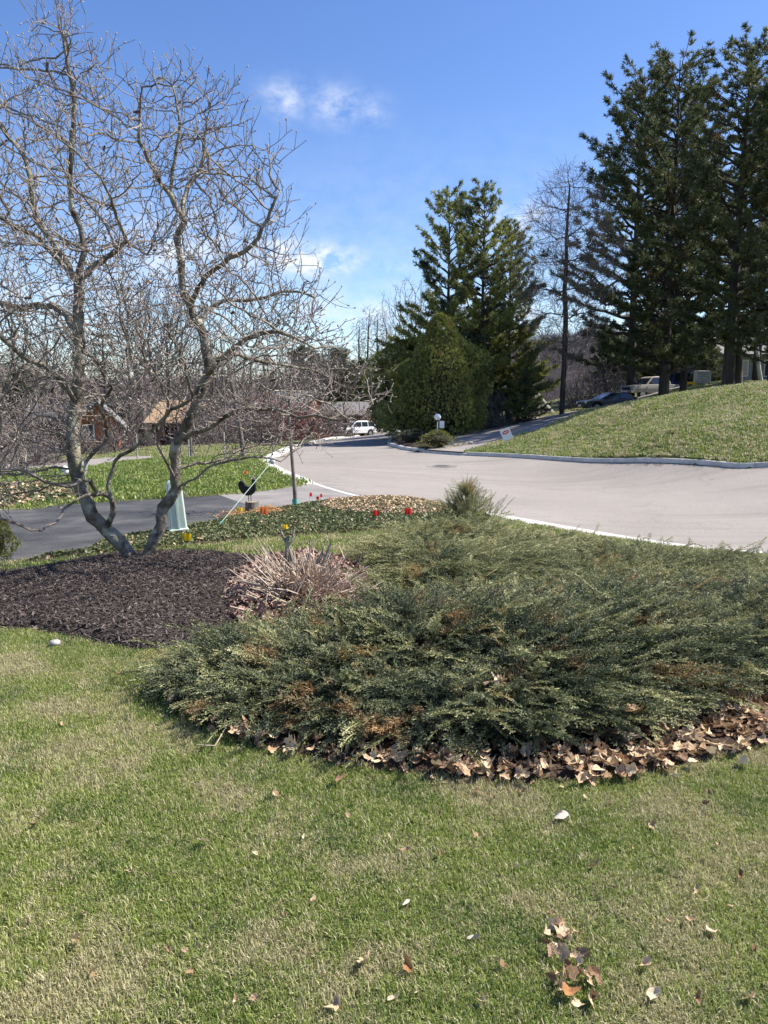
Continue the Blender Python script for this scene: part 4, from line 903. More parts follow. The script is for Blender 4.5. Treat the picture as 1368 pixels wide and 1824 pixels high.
seedp = [np.array(v) + yb for v in q]; ps, pr = colonize(seedp, [i - 1 for i in range(len(seedp))], A_, .11, .9, .15, 60, .25, .15, r3); cc, _ = to_chains(ps, pr, .005, 2.2)
tag(obj('twigs', tubes('twigs', [(p - yb, np.minimum(r, .02), 4) for p, r in cc[1:]], M['magtwig']), yr), kind='stuff')
M['teal'] = material('green_guard', [(.1, .35, .28), (.15, .42, .34)], scale=5, rough=.5)
MB().cyl((0, 0, -.02), (-.012, 0, .17), .06, .057, 12, False).build('trunk_guard', M['teal'], yr, smooth=True)

# ------------------------------------------------------------------ evergreens
def evergreen(seed, height, rad, base, style, m_leaf, m_bark, dens=1.0, tr=.3, twin=False):
    """style 'pine': open whorls of upturned boughs with tufts; 'spruce': drooping; returns trunk mesh, boughs mesh, foliage mesh"""
    r = np.random.default_rng(seed); bou = []; FV, FF, tone = [], [], []; tk = [(np.stack([np.array([.1 * math.sin(t * 3 + seed) * t, .08 * math.cos(t * 4) * t, t * height]) for t in np.linspace(0, 1, 14)]), tr * (1 - np.linspace(0, .93, 14)) , 10)]
    def tuft_(p, d, sz, tv):
        k = 12 if style == 'pine' else 8
        for _ in range(k):
            v = d * r.uniform(.1, .9) + r.normal(0, .62, 3); v[2] += .25; v /= np.linalg.norm(v) + 1e-9; s = np.cross(v, r.normal(0, 1, 3)); s /= np.linalg.norm(s) + 1e-9; l = sz * r.uniform(.7, 1.3); w_ = sz * .17
            FV.extend([p - s * w_ * .4, p + s * w_ * .4, p + v * l * .6 + s * w_ * .7, p + v * l]); tone.extend([tv] * 4)
    z = base
    while z < height * .985:
        f = (z - base) / (height - base); nb = r.integers(4, 6) if f < .9 else 4
        prof = rad(f)
        for b_ in range(nb):
            if r.random() < .06: continue
            a = 2 * math.pi * b_ / nb + r.uniform(-.5, .5); Lb = prof * r.uniform(.55, 1.12) * (1.25 if r.random() < .08 else 1)
            if Lb < .25: Lb = .25
            up = (.08 + .75 * f) if style == 'pine' else (-.35 + .5 * f); n = 6; d0 = np.array([math.cos(a), math.sin(a), up]); pts_ = []
            for i in range(n + 1):
                t = i / n; zc = (.16 * t * t if style == 'pine' else -.12 * t + .12 * t * t) * Lb
                pts_.append(np.array([.1 * math.sin(z / height * 3 + seed) * z / height, .08 * math.cos(z / height * 4) * z / height, z]) + d0 * Lb * t + [0, 0, zc])
            pts_ = np.array(pts_) + np.r_[[np.zeros(3)], r.normal(0, .03 * Lb, (n, 3))]
            bou.append((pts_, np.linspace(.022 * Lb + .012, .01, n + 1), 4)); tv0 = r.uniform(0, 1)
            nsub = max(3, int(Lb * 4.6 * dens))
            for j in range(nsub):
                t = r.uniform(.22, 1.02) ** .8; t = min(t, 1.0); i = min(n - 1, int(t * n)); p = pts_[i] + (pts_[i + 1] - pts_[i]) * (t * n - i); side = np.array([-math.sin(a), math.cos(a), 0]) * r.choice([-1, 1])
                d = np.array([math.cos(a), math.sin(a), 0]) * r.uniform(.3, 1) + side * r.uniform(.2, 1.0) * (1 if t < .93 else .2) + np.array([0, 0, r.uniform(-.05, .55) if style == 'pine' else r.uniform(-.35, .15)]); d /= np.linalg.norm(d)
                Ls = r.uniform(.2, .55) * (.45 + .35 * Lb / 2.5) * (1.15 - .5 * abs(t - .6)); m_ = max(2, int(Ls / .13))
                for q_ in range(max(0, m_ - 3), m_): tuft_(p + d * Ls * (q_ + 1) / m_, d, .225 if style == 'pine' else .17, min(1, max(0, tv0 * .5 + r.uniform(0, .5))))
        z += r.uniform(.36, .66) if height > 8 else r.uniform(.22, .4)
    FV_ = np.array(FV); n4 = len(FV_) // 4; FF_ = np.arange(n4 * 4).reshape(-1, 4)
    fm = mesh('foliage', FV_, FF_, m_leaf); fattr(fm, 'tone', tone)
    return tubes('trunk', tk, m_bark), tubes('boughs', bou, m_bark, False), fm
M['pine'] = material('dark_pine_needles', [(.04, .052, .024), (.09, .108, .045), (.2, .215, .095)], scale=1.2, rough=.6, attr='tone', attr_mix=.5, transl=.3, spots=[((.15, .10, .045), .9, .58, .72)])
M['pine_g'] = material('green_pine_needles', [(.095, .115, .034), (.24, .255, .07), (.46, .46, .15)], scale=.8, rough=.6, attr='tone', attr_mix=.5, transl=.25, spots=[((.04, .065, .05), .35, .5, .62)])
M['spruce'] = material('spruce_needles', [(.03, .045, .032), (.07, .09, .06)], scale=1, rough=.6, attr='tone', attr_mix=.5, transl=.15)
tall = lambda f: 4.9 * (1 - f) ** .6 * (.75 + .25 * min(1, f * 4)) + .5
E1 = evergreen(1, 18, tall, 1.6, 'pine', M['pine'], M['darkbark'], 1.85, .3)
E2 = evergreen(2, 18, lambda f: 4.3 * (1 - f ** 1.7) ** .75 * (.6 + .4 * min(1, f * 3)) + .5, 2.7, 'pine', M['pine'], M['darkbark'], 1.8, .34)
E3 = evergreen(3, 15, lambda f: 4.4 * (1 - f) ** .72 + .4, 1.2, 'pine', M['pine_g'], M['darkbark'], 2.2, .22)
E4 = evergreen(4, 9, lambda f: 2.2 * (1 - f) + .15, .5, 'spruce', M['spruce'], M['darkbark'], 1.4, .15)
E5 = evergreen(5, 8, lambda f: 2.6 * (1 - f) ** .7 + .2, .5, 'pine', M['pine'], M['darkbark'], 2.3, .18)
def tree_at(E, He, px, D, py_top, label, group=None, name='pine_tree', sx=1.0, rz=0.0, dz=0):
    x = (px - CX) / F * D / (cp + ((CY - 700) / F) * sp_); z = h(x, D) + dz; s = (P(px, py_top, D)[2] - z) / He
    o = empty(name, (x, D, z - .1), rz); tag(o, label, 'tree', group)
    for nm, me in zip(('trunk', 'boughs', 'foliage'), E):
        c = obj(nm, me, o, scale=(s * sx, s * sx, s))
        if nm != 'trunk': c['kind'] = 'stuff'
    return o
tree_at(E1, 18, 1182, 51, 105, 'tall dark pine whose trunk stands in front of the pickup truck', rz=.4, sx=1.0)
crest = tree_at(E2, 18, 1296, 44, 78, 'tallest dark broad pine on the crest with its twin trunk before the house', rz=2.0, sx=1.05)
tree_at(E1, 18, 1122, 68, 128, 'dark pine with jagged top at the left end of the right-hand group', rz=3.4, sx=.95)
tree_at(E2, 18, 1216, 54, 200, 'dark pine between the pickup truck and the tall crest pine', rz=5.0, sx=.7)
tree_at(E1, 18, 1372, 41, 100, 'dark pine cut off by the right edge of the picture', rz=1.2, sx=.8)
tree_at(E2, 18, 1345, 56, 200, 'dark pine half hidden behind the crest pines', rz=.2, sx=.9)
tree_at(E5, 8, 1128, 78, 575, 'low dark pine behind the pickup truck front', rz=.9, sx=1.3)
tree_at(E5, 8, 1172, 80, 560, 'dark bushy pine behind the middle of the pickup truck', rz=4.1, sx=1.3)
tree_at(E5, 8, 1262, 60, 605, 'dark bushy pine left of the grey house roof', rz=5.1, sx=1.1)
tree_at(E5, 8, 1218, 77, 570, 'low dark pine behind the blue van', rz=2.9, sx=1.1)
tree_at(E5, 8, 1080, 72, 590, 'small dark pine behind the dark car', rz=1.9, sx=1.0)
tree_at(E5, 8, 45, 88, 655, 'dark bushy evergreen in the woods at the far left', rz=.4, sx=1.3)
tree_at(E4, 9, 400, 96, 632, 'dark spruce behind the cut pale tree', name='spruce_tree', rz=.4, sx=1.3)
tree_at(E5, 8, 545, 100, 618, 'broad dark evergreen behind the low grey-roofed house', rz=3.4, sx=1.4)
tree_at(E5, 8, 605, 112, 622, 'dark evergreen at the end of the woods beside the road bend sky', rz=5.4, sx=1.2)
tree_at(E3, 15, 858, 52, 338, 'tallest green pine of the middle group behind the cedar', rz=.3, sx=.95)
tree_at(E3, 15, 795, 54, 342, 'green pine with long left-reaching boughs behind the cedar', rz=2.3, sx=.92)
tree_at(E3, 15, 905, 55, 400, 'green pine on the right side of the middle group', rz=4.0, sx=.9)
tree_at(E3, 15, 935, 50, 610, 'short bright green pine sapling beside the side driveway', rz=1.0, sx=1.0)
tree_at(E4, 9, 188, 62, 545, 'pointed grey-green spruce seen through the magnolia branches', name='spruce_tree', rz=0, sx=1.0)
tree_at(E4, 9, 585, 110, 600, 'small dark spruce in the woods above the white car', name='spruce_tree', rz=1)
tree_at(E4, 9, 692, 125, 612, 'tiny spruce right of the tall slender bare trees', name='spruce_tree', rz=2)
tree_at(E5, 8, 648, 104, 640, 'dark rounded evergreen behind the white car', rz=.5, sx=1.1)
tree_at(E5, 8, 610, 96, 650, 'dark evergreen left of the white car in the woods', rz=2.5, sx=1.1)
tree_at(E4, 9, 470, 92, 640, 'dark spruce behind the brown house', name='spruce_tree', rz=2.2, sx=1.2)
# cedars: dense, built of many flat little fans over a lumpy egg-shaped crown
def cedar(seed, hgt, rad, m, n=5200, fs=.2):
    r = np.random.default_rng(seed); V = []; tone = []
    lumps = [(r.uniform(0, 6.28), r.uniform(.05, .95), r.uniform(.62, 1.5)) for _ in range(26)]
    for _ in range(n):
        t = r.uniform(0, 1) ** .8; a = r.uniform(0, 6.28); R_ = rad * (1 - t) ** .46 * (.75 + .25 * min(1, t * 5))
        for la, lt, lk in lumps:
            w_ = math.exp(-((math.cos(a - la) - 1) ** 2 / .05 + (t - lt) ** 2 / .012)); R_ *= 1 + (lk - 1) * w_
        q = R_ * (1.08 - abs(r.normal(0, .2))) * (1.18 if r.random() < .07 else 1); p = np.array([q * math.cos(a), q * math.sin(a), hgt * (.03 + .95 * t)]); tv = r.uniform(0, 1)
        d = np.array([math.cos(a) * .7, math.sin(a) * .7, .55]) + r.normal(0, .35, 3); d /= np.linalg.norm(d); s = np.cross(d, r.normal(0, 1, 3)); s /= np.linalg.norm(s)
        for k in range(5):
            dd = d + s * (k - 2) * .35 + r.normal(0, .08, 3); dd /= np.linalg.norm(dd); l = fs * r.uniform(.8, 1.4); x = np.cross(dd, np.cross(d, s)); V.extend([p, p + dd * l * .55 + x * l * .07, p + dd * l, p + dd * l * .55 - x * l * .07]); tone.extend([tv] * 4)
    fm = mesh('foliage', np.array(V), np.arange(len(V)).reshape(-1, 4), m); fattr(fm, 'tone', tone)
    tk = tubes('trunk', [(np.array([[0, 0, -.2], [.05, 0, hgt * .4], [0, 0, hgt * .85]]), [rad * .06, rad * .04, .02], 8)], M['darkbark'])
    core = MB().ball((0, 0, hgt * .42), 1, 14, 10, (rad * .62, rad * .62, hgt * .38)); cm = mesh('shade_core', core.V, core.F, M['core'], True)  # solid dark ball; the shade inside the crown is put into its colour
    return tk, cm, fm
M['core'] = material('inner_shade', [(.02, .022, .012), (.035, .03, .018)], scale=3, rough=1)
M['cedar'] = material('cedar_fans', [(.06, .075, .025), (.19, .215, .06), (.38, .39, .12)], scale=1.1, rough=.65, attr='tone', attr_mix=.5, transl=.2, spots=[((.26, .14, .05), 1.6, .58, .72), ((.03, .035, .015), 1.1, .55, .7)])
M['yew'] = material('gold_evergreen', [(.07, .08, .02), (.16, .17, .04), (.3, .28, .07)], scale=3, rough=.65, attr='tone', attr_mix=.5, transl=.2)
def cedar_at(E, He, px, D, py_top, label, name='cedar_tree', sx=1.0, cat='tree', rz=0.0):
    x = (px - CX) / F * D / (cp + ((CY - 750) / F) * sp_); z = h(x, D); s = (P(px, py_top, D)[2] - z) / He; o = empty(name, (x, D, z), rz); tag(o, label, cat)
    for nm, me in zip(('trunk', 'shade_core', 'foliage'), E):
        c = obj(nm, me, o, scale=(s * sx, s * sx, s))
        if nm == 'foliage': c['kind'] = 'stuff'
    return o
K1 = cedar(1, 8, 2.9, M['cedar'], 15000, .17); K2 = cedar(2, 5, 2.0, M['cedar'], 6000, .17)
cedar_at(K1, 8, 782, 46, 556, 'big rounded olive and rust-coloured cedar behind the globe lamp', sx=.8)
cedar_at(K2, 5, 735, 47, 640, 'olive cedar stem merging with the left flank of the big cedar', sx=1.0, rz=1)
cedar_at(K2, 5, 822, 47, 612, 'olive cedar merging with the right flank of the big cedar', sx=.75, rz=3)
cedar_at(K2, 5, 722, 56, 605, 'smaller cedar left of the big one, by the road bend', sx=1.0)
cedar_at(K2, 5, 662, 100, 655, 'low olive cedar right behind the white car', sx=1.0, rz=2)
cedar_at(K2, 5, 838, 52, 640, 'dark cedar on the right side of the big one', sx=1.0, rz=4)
K3 = cedar(3, 1.0, .9, M['yew'], 900, .08)
cedar_at(K3, 1.0, 780, 36.6, 766, 'low spreading evergreen bush at the foot of the globe lamp', 'low_bush', 1.25, 'bush')
cedar_at(cedar(6, 1.0, .8, M['jun_dark'], 800, .08), 1.0, 735, 41, 765, 'dark low bush left of the globe lamp on the kerb corner', 'low_bush', 1.6, 'bush')
K4 = cedar(4, .62, .23, M['yew'], 2600, .028)
g = G(-14, 1003); o = empty('globe_cedar', g); tag(o, 'small yellow-green evergreen at the left edge beside the black driveway', 'shrub')
for nm, me in zip(('trunk', 'shade_core', 'foliage'), K4):
    c = obj(nm, me, o)
    if nm == 'foliage': c['kind'] = 'stuff'
# far woods on the hills: reads as one mass
fs_ = []
for T in T_v + T_c[:1]:
    b0, b1 = T; bmj = bmesh.new(); bmj.from_mesh(b0); bmj.from_mesh(b1); mj = bpy.data.meshes.new('far_tree'); bmj.to_mesh(mj); bmj.free(); mj.materials.append(M['twig']); fs_.append(source('far_tree', mj))
for E in (E4,): fs_.append(source('far_spruce', E[2]))
n = 2600; az = rng.uniform(-.62, .62, n); DD = rng.uniform(118, 340, n); ti = rng.integers(0, 60, n); fx, fy = az * DD, DD
fz = np.array([hillz(a, math.hypot(a * d_, d_)) for a, d_ in zip(az, DD)])
vi = np.where(ti < 56, ti % 4, 4)
tag(scatter('far_woods', np.stack([fx, fy, np.maximum(fz, -4) - .3], 1), np.stack([np.zeros(n), np.zeros(n), rng.uniform(0, 6.28, n)], 1), rng.uniform(.6, 1.0, n) * np.where(DD > 200, .95, .8), vi, fs_), kind='stuff')
# brush undergrowth below the woods
tsb = [source('brush_clump', T[1]) for T in T_t]
n = 420; bx = rng.uniform(-52, 2, n); by = rng.uniform(50, 112, n); ok = lawn_mask(bx, by) & (bx < -.06 * by + 1) & (sdist(road_poly, bx, by) < -3); bx, by = bx[ok], by[ok]; n = len(bx)
ok = ~((by < 62) & (bx < -12) & (bx > -25)); bx, by = bx[ok], by[ok]; n = len(bx)
tag(scatter('undergrowth', np.stack([bx, by, H(bx, by)], 1), np.stack([np.zeros(n), np.zeros(n), rng.uniform(0, 6.28, n)], 1), rng.uniform(.5, 1.3, n), rng.integers(0, 2, n), tsb), kind='stuff')

# ------------------------------------------------------------------ cut-back shrub with sticks
M['canes'] = material('dry_canes', [(.24, .17, .13), (.44, .34, .26), (.62, .52, .41)], scale=6, rough=.9, attr='tone', attr_mix=.6)
sb = G(540, 1078); sr = empty('cut_back_shrub', sb); tag(sr, 'rounded clump of pale dry cut canes between the mulch and the junipers', 'shrub')
r = np.random.default_rng(6); chn = []; tone = []
for i in range(820):
    a = r.uniform(0, 6.28); el = r.uniform(.08, 1.35) if i % 3 else r.uniform(.05, .6); l = r.uniform(.28, .52) * (1 - .25 * el) ; st = np.array([r.normal(0, .09), r.normal(0, .09), .02]); d = np.array([math.cos(a) * math.cos(el), math.sin(a) * math.cos(el), math.sin(el)])
    q = np.array([st, st + d * l * .35 + r.normal(0, .012, 3), st + d * l * .7 + r.normal(0, .02, 3) + [0, 0, .02], st + d * l + r.normal(0, .03, 3) + [0, 0, .03]]); q[:, 2] = np.maximum(q[:, 2], .05); chn.append((q, [.008, .007, .006, .0035], 4)); tone.append(r.uniform())
    if i % 2:
        for _ in range(2):
            d2 = d + r.normal(0, .5, 3); d2 /= np.linalg.norm(d2); b_ = q[r.integers(1, 4)]; chn.append((np.array([b_, b_ + d2 * r.uniform(.05, .14)]), [.0045, .0025], 3)); tone.append(r.uniform())
for i in range(26):  # longer thin canes on the left
    a = r.uniform(2.2, 4.1) ; el = r.uniform(.35, 1.0); l = r.uniform(.5, .72); d = np.array([math.cos(a) * math.cos(el), math.sin(a) * math.cos(el) * .6, math.sin(el)]); q = np.array([[0, 0, .03], d * l * .5 + r.normal(0, .02, 3), d * l]); chn.append((q, [.005, .004, .0015], 3)); tone.append(.95)
cm = tubes('canes', chn, M['canes'], False); fattr(cm, 'tone', np.repeat(tone, [len(q[0]) * q[2] for q in chn])); tag(obj('canes', cm, sr), kind='stuff')
M['stub'] = material('grey_stub', [(.16, .15, .11), (.34, .32, .25)], scale=14, rough=.95, bump=.8)
for px0, py0, px1, py1, rr in [(512, 1010, 513, 955, .026), (520, 1000, 500, 946, .016), (514, 975, 524, 943, .014), (560, 1030, 590, 968, .018), (552, 1030, 575, 985, .022), (556, 1020, 580, 962, .01), (545, 1010, 552, 962, .008)]:
    p0, p1 = P(px0, py0, sb[1] + .05), P(px1, py1, sb[1] + .08); q = spline(np.array([np.array([0, .05, .05]), p0 - sb, (p0 + p1) / 2 - sb + r.normal(0, .01, 3), p1 - sb]), 3); obj('cut_stem', tubes('cut_stem', [(q, np.linspace(rr, rr * .6, len(q)) * (1 + .12 * np.sin(np.arange(len(q)) * 2.1)), 8)], M['stub']), sr)

# ------------------------------------------------------------------ small things by the driveway
M['red'] = material('red_flag', [(.62, .02, .015), (.75, .05, .03)], scale=9, rough=.5, transl=.35)
M['yel'] = material('yellow_flag', [(.8, .5, .01), (.85, .6, .03)], scale=9, rough=.5, transl=.35)
M['org'] = material('orange_flag', [(.8, .16, .04), (.85, .25, .08)], scale=9, rough=.5, transl=.35)
M['wire'] = material('wire', [(.3, .3, .3)], rough=.5, metallic=.6)
M['pwire'] = material('pink_wire', [(.6, .25, .22)], rough=.5)
def flag(px, py, D, w_, m, label, rz=.3, hh=.28, col='wire'):
    D = G(px, py + (26 if D < 15 else 14))[1] if D < 20 else D; p = P(px, py, D); z = h(p[0], D); o = empty('marker_flag', (p[0], p[1], z), rz); tag(o, label, 'flag'); top = p[2] - z + .05
    MB().cyl((0, 0, -.03), (.01, 0, top), .0035, .0035, 5).build('wire', M[col], o)
    n = 6; V = []; 
    for i in range(n + 1):
        for j in (0, 1): V.append((.012 + w_ * i / n, .012 * math.sin(i * 1.3) * (1 + .5 * j), top - (j * w_ * .85) - .012 * (i / n)))
    Fc = [(2 * i, 2 * i + 2, 2 * i + 3, 2 * i + 1) for i in range(n)]; obj('cloth', mesh('cloth', V, Fc, m, True), o); return o
flag(720, 911, 13.5, .11, M['red'], 'red marker flag farthest right on the leafy mound', .2)
flag(676, 915, 13.6, .09, M['red'], 'red marker flag left of the rightmost one on the leafy mound', 2.6)
flag(551, 882, 15.5, .09, M['red'], 'red marker flag just right of the young tree', 1.0)
flag(563, 889, 15.2, .07, M['red'], 'lower red marker flag in the middle of the three by the driveway mouth', .7)
flag(570, 884, 15.4, .08, M['red'], 'upright red marker flag in front of the driveway mouth', 1.1)
flag(587, 890, 15.3, .04, M['org'], 'thin faded red marker flag at the driveway mouth', 1.4, col='pwire')
flag(434, 842, 21, .10, M['org'], 'orange-red marker flag on the lawn above the rooster', .4, col='pwire')
flag(462, 909, 13.2, .12, M['org'], 'orange marker flag right of the stump', .1)
flag(422, 909, 13.0, .07, M['yel'], 'yellow marker flag left of the stump', .2)
flag(502, 941, 11.0, .06, M['yel'], 'yellow marker flag behind the cut-back shrub', .3)
flag(323, 957, 9.9, .10, M['yel'], 'yellow marker flag in front of the pale green utility pedestal', .1)
# utility pedestal
M['ped'] = material('pale_green_plastic', [(.56, .66, .56), (.64, .73, .63)], scale=4, rough=.5, spots=[((.35, .4, .3), 6, .62, .8)])
g = G(319, 953); o = empty('utility_pedestal', g, .35); o.rotation_euler = (0, R(-4), .35); tag(o, 'pale green plastic utility pedestal behind the right magnolia stem', 'utility box')
prof = [(-.115, 0), (.115, 0), (.10, .68), (.085, .73), (.05, .76), (-.05, .76), (-.085, .73), (-.1, .68)]
MB().prism(prof, -.09, .09).build('cover', M['ped'], o, bevel=.02, smooth=False); MB().box(-.13, .13, -.105, .105, -.02, .1).build('base', M['ped'], o, bevel=.015); MB().box(-.012, .012, -.098, -.09, .1, .66).build('front_rib', M['ped'], o)
# stump and rooster
M['stump'] = material('stump_bark', [(.09, .085, .07), (.2, .19, .16)], scale=14, rough=1, bump=1, stretch=(1, 1, .3)); M['cutwood'] = material('cut_wood', [(.25, .2, .14), (.38, .31, .22)], scale=20, rough=.9)
g = G(449, 916); gs = empty('stump', g); tag(gs, 'short grey tree stump carrying the metal rooster', 'stump')
V = []; n = 18
for z_, k in ((-.03, 1.12), (.05, 1.0), (.22, .98)):
    for i in range(n):
        a = 2 * math.pi * i / n; q = .118 * k * (1 + .06 * math.sin(3 * a) + .03 * math.sin(7 * a + z_ * 9)); V.append((q * math.cos(a), q * math.sin(a), z_))
Fc = [(j * n + i, j * n + (i + 1) % n, (j + 1) * n + (i + 1) % n, (j + 1) * n + i) for j in range(2) for i in range(n)]
obj('bark', mesh('bark', V, Fc, M['stump'], True), gs); top = [v for v in V[-n:]]; obj('cut_face', mesh('cut_face', [(v[0] * .97, v[1] * .97, .216) for v in top], [tuple(range(n))], M['cutwood']), gs)
M['rooster'] = material('dark_metal', [(.018, .018, .02), (.04, .04, .045)], scale=30, rough=.5, metallic=.4); M['comb'] = material('comb_paint', [(.45, .42, .36), (.55, .5, .45)], scale=20, rough=.6)
ro = empty('rooster_ornament', (g[0] - .06, g[1], g[2] + .22)); tag(ro, 'dark metal garden rooster facing right on top of the stump', 'garden ornament')
# outline: tail arches high at left, neck and head at right
ol_ = [(-.02, .10), (-.07, .12), (-.12, .17), (-.155, .23), (-.165, .29), (-.15, .34), (-.12, .365), (-.085, .355), (-.06, .32), (-.05, .285), (-.02, .262), (.025, .258), (.055, .28), (.07, .32), (.072, .37), (.085, .40), (.105, .41), (.125, .395), (.13, .375), (.155, .365), (.13, .355), (.13, .32), (.14, .27), (.14, .21), (.11, .15), (.06, .11)]
b_ = MB(); n = len(ol_)
V = [(x, -.012, z) for x, z in ol_] + [(x * .96, -.03, .24 + (z - .24) * .9) for x, z in ol_] + [(x * .96, .03, .24 + (z - .24) * .9) for x, z in ol_] + [(x, .012, z) for x, z in ol_]
Fc = [tuple(range(n, 2 * n)), tuple(range(2 * n, 3 * n))[::-1]]
for a_, c_ in ((0, 1), (0, 3), (3, 2)): Fc += [(a_ * n + i, a_ * n + (i + 1) % n, c_ * n + (i + 1) % n, c_ * n + i) for i in range(n)]
obj('body', mesh('body', V, Fc, M['rooster']), ro)
w2 = [(-.03, .2), (-.08, .19), (-.055, .165), (-.02, .15), (.03, .145), (.075, .17), (.085, .21), (.05, .235), (0, .225)]
MB().prism(w2, -.045, -.03).build('wing', M['rooster'], ro, bevel=.004)
for k in range(4):
    a = .9 + k * .28; MB().add([(-.05, -.034, .27), (-.05 - .11 * math.sin(a * .9), -.036, .27 + .09 * math.cos(a * .7)), (-.056 - .11 * math.sin(a * .9), -.034, .255 + .09 * math.cos(a * .7))], [(0, 1, 2)]).build('tail_feather', M['rooster'], ro)
MB().prism([(.08, .40), (.075, .425), (.09, .418), (.1, .435), (.108, .418), (.122, .425), (.12, .4)], -.008, .008).build('comb', M['comb'], ro); MB().prism([(.13, .36), (.145, .345), (.14, .325), (.128, .335)], -.008, .008).build('wattle', M['comb'], ro)
for x in (.01, .05): MB().cyl((x, 0, 0), (x - .005, 0, .13), .006, .007, 6).build('leg', M['rooster'], ro)
# orange pine-needle straw around the stump
M['straw'] = material('orange_straw', [(.35, .17, .06), (.5, .29, .12), (.58, .4, .2)], scale=9, rough=.9, rand=.7)
ss = source('straw', MB().box(-.05, .05, -.003, .003, -.002, .002).build('tmp', M['straw']).data); bpy.data.objects.remove(bpy.data.objects['tmp'])
n = 1600; x = g[0] + .12 + rng.normal(0, .25, n); y = g[1] - .08 + rng.normal(0, .35, n); z = H(x, y) + .04 + .1 * np.exp(-((x - g[0] - .25) ** 2 + (y - g[1]) ** 2) / .08) * rng.uniform(.3, 1, n)
tag(scatter('straw_heap', np.stack([x, y, z], 1), np.stack([rng.normal(0, .4, n), rng.normal(0, .4, n), rng.uniform(0, 6.28, n)], 1), rng.uniform(.6, 1.3, n), np.zeros(n), [ss]), kind='stuff')
# leaning marker pole with white ball
M['white'] = material('white_plastic', [(.72, .72, .7), (.82, .82, .8)], scale=5, rough=.4); M['ppole'] = material('pale_pole', [(.5, .62, .5)], rough=.5)
a0, a1 = G(383, 944), P(485, 821, 11.8); o = empty('marker_pole', a0); tag(o, 'leaning pale pole with a white ball on top and a teal foot, behind the rooster', 'marker')
MB().cyl((0, 0, 0), tuple(a1 - a0), .006, .005, 6).build('pole', M['ppole'], o); MB().cyl((0, 0, .0), tuple((a1 - a0) * .13), .012, .01, 6).build('foot', M['teal'], o); MB().ball(tuple(a1 - a0), .045, 12, 8, (1, 1, 1.15)).build('ball', M['white'], o, smooth=True)
a0, a1 = G(133, 884), P(116, 838, G(133, 884)[1]); o = empty('garden_light', a0); tag(o, 'white-headed garden stake light on a dark rod left of the magnolia', 'garden light')
MB().cyl((0, 0, 0), tuple(a1 - a0), .012, .012, 6).build('rod', M['rooster'], o); MB().ball(tuple(a1 - a0), .085, 10, 7, (.9, .9, 1.25)).build('lamp_head', M['white'], o, smooth=True)
# low string fence left
for i, px in enumerate((245, 337, 400)):
    p = G(px, 822 - i * 3); o = empty('fence_stake', p); tag(o, ['thin stake of the string fence left of the right magnolia stem', 'thin stake of the string fence just right of the magnolia stem', 'thin stake of the string fence left of the leaning pale tree'][i], 'stake'); MB().cyl((0, 0, -.1), (0, 0, 1.1), .03, .025, 6).build('post', M['palebark'], o)
# manhole
M['iron'] = material('manhole_iron', [(.12, .11, .1), (.2, .19, .18)], scale=30, rough=.7, metallic=.3)
p = P(787, 831, 28.5); zz = h(p[0], p[1]) + ROADZ; 
for D in np.linspace(20, 34, 60):
    q = P(787, 831, D)
    if q[2] <= h(q[0], D) + ROADZ: p = q; break
o = empty('manhole', (p[0], p[1], h(p[0], p[1]) + ROADZ)); tag(o, 'round manhole with a pale concrete collar in the road bend', 'manhole')
e_ = 1.0; sx_ = (h(p[0] + e_, p[1]) - h(p[0] - e_, p[1])) / 2; sy_ = (h(p[0], p[1] + e_) - h(p[0], p[1] - e_)) / 2; o.rotation_euler = Vector((-sx_, -sy_, 1)).to_track_quat('Z', 'Y').to_euler()
MB().cyl((0, 0, -.05), (0, 0, .012), .6, .59, 28).build('collar', M['apron'], o); MB().cyl((0, 0, -.03), (0, 0, .018), .36, .36, 28).build('cover', M['iron'], o)
for k in (-1, 0, 1): MB().box(-.22, .22, k * .12 - .015, k * .12 + .015, .018, .024).build('rib', M['iron'], o)
# lawn sign
M['signw'] = material('sign_white', [(.78, .78, .76)], rough=.5); M['signo'] = material('sign_orange', [(.75, .1, .02)], rough=.5)
sp0 = G(908, 787); o = empty('lawn_sign', (sp0[0], sp0[1], sp0[2])); o.rotation_euler = (R(-6), R(-24), R(6)); tag(o, 'white lawn sign with an orange oval, tilted at the edge of the grass bank', 'sign')
zc = .34; MB().box(-.23, .23, -.006, .006, .1, .62).build('board', M['signw'], o)
ov = MB(); n = 24; ov.add([(.17 * math.cos(2 * math.pi * i / n), -.009, .47 + .085 * math.sin(2 * math.pi * i / n)) for i in range(n)], [tuple(range(n))[::-1]]); ov.build('oval', M['signo'], o)
for k, (ww, zz_) in enumerate(((.2, .475), )): MB().box(-ww / 2, ww / 2, -.0115, -.0095, zz_ - .018, zz_ + .018).build('print_line', M['signw'], o)
for x in (-.13, .13): MB().cyl((x, 0, -.15), (x, 0, .12), .006, .006, 5).build('leg', M['wire'], o)
# globe lamp
lp = G(779, 791); o = empty('globe_lamp', lp); tag(o, 'white globe lamp on a slim post at the kerb corner in front of the cedar', 'lamp'); D = lp[1]; top = P(776, 743, D)[2] - lp[2]
MB().cyl((0, 0, -.1), (0, 0, top - .16), .045, .035, 10).build('post', M['palebark'], o, smooth=True); MB().cyl((0, 0, top - .2), (0, 0, top - .13), .07, .09, 10).build('collar', M['rooster'], o); MB().ball((0, 0, top), .17, 16, 12).build('globe', M['white'], o, smooth=True)
MB().box(.1, .34, -.05, .05, top - .55, top - .2).build('number_plate', M['white'], o)
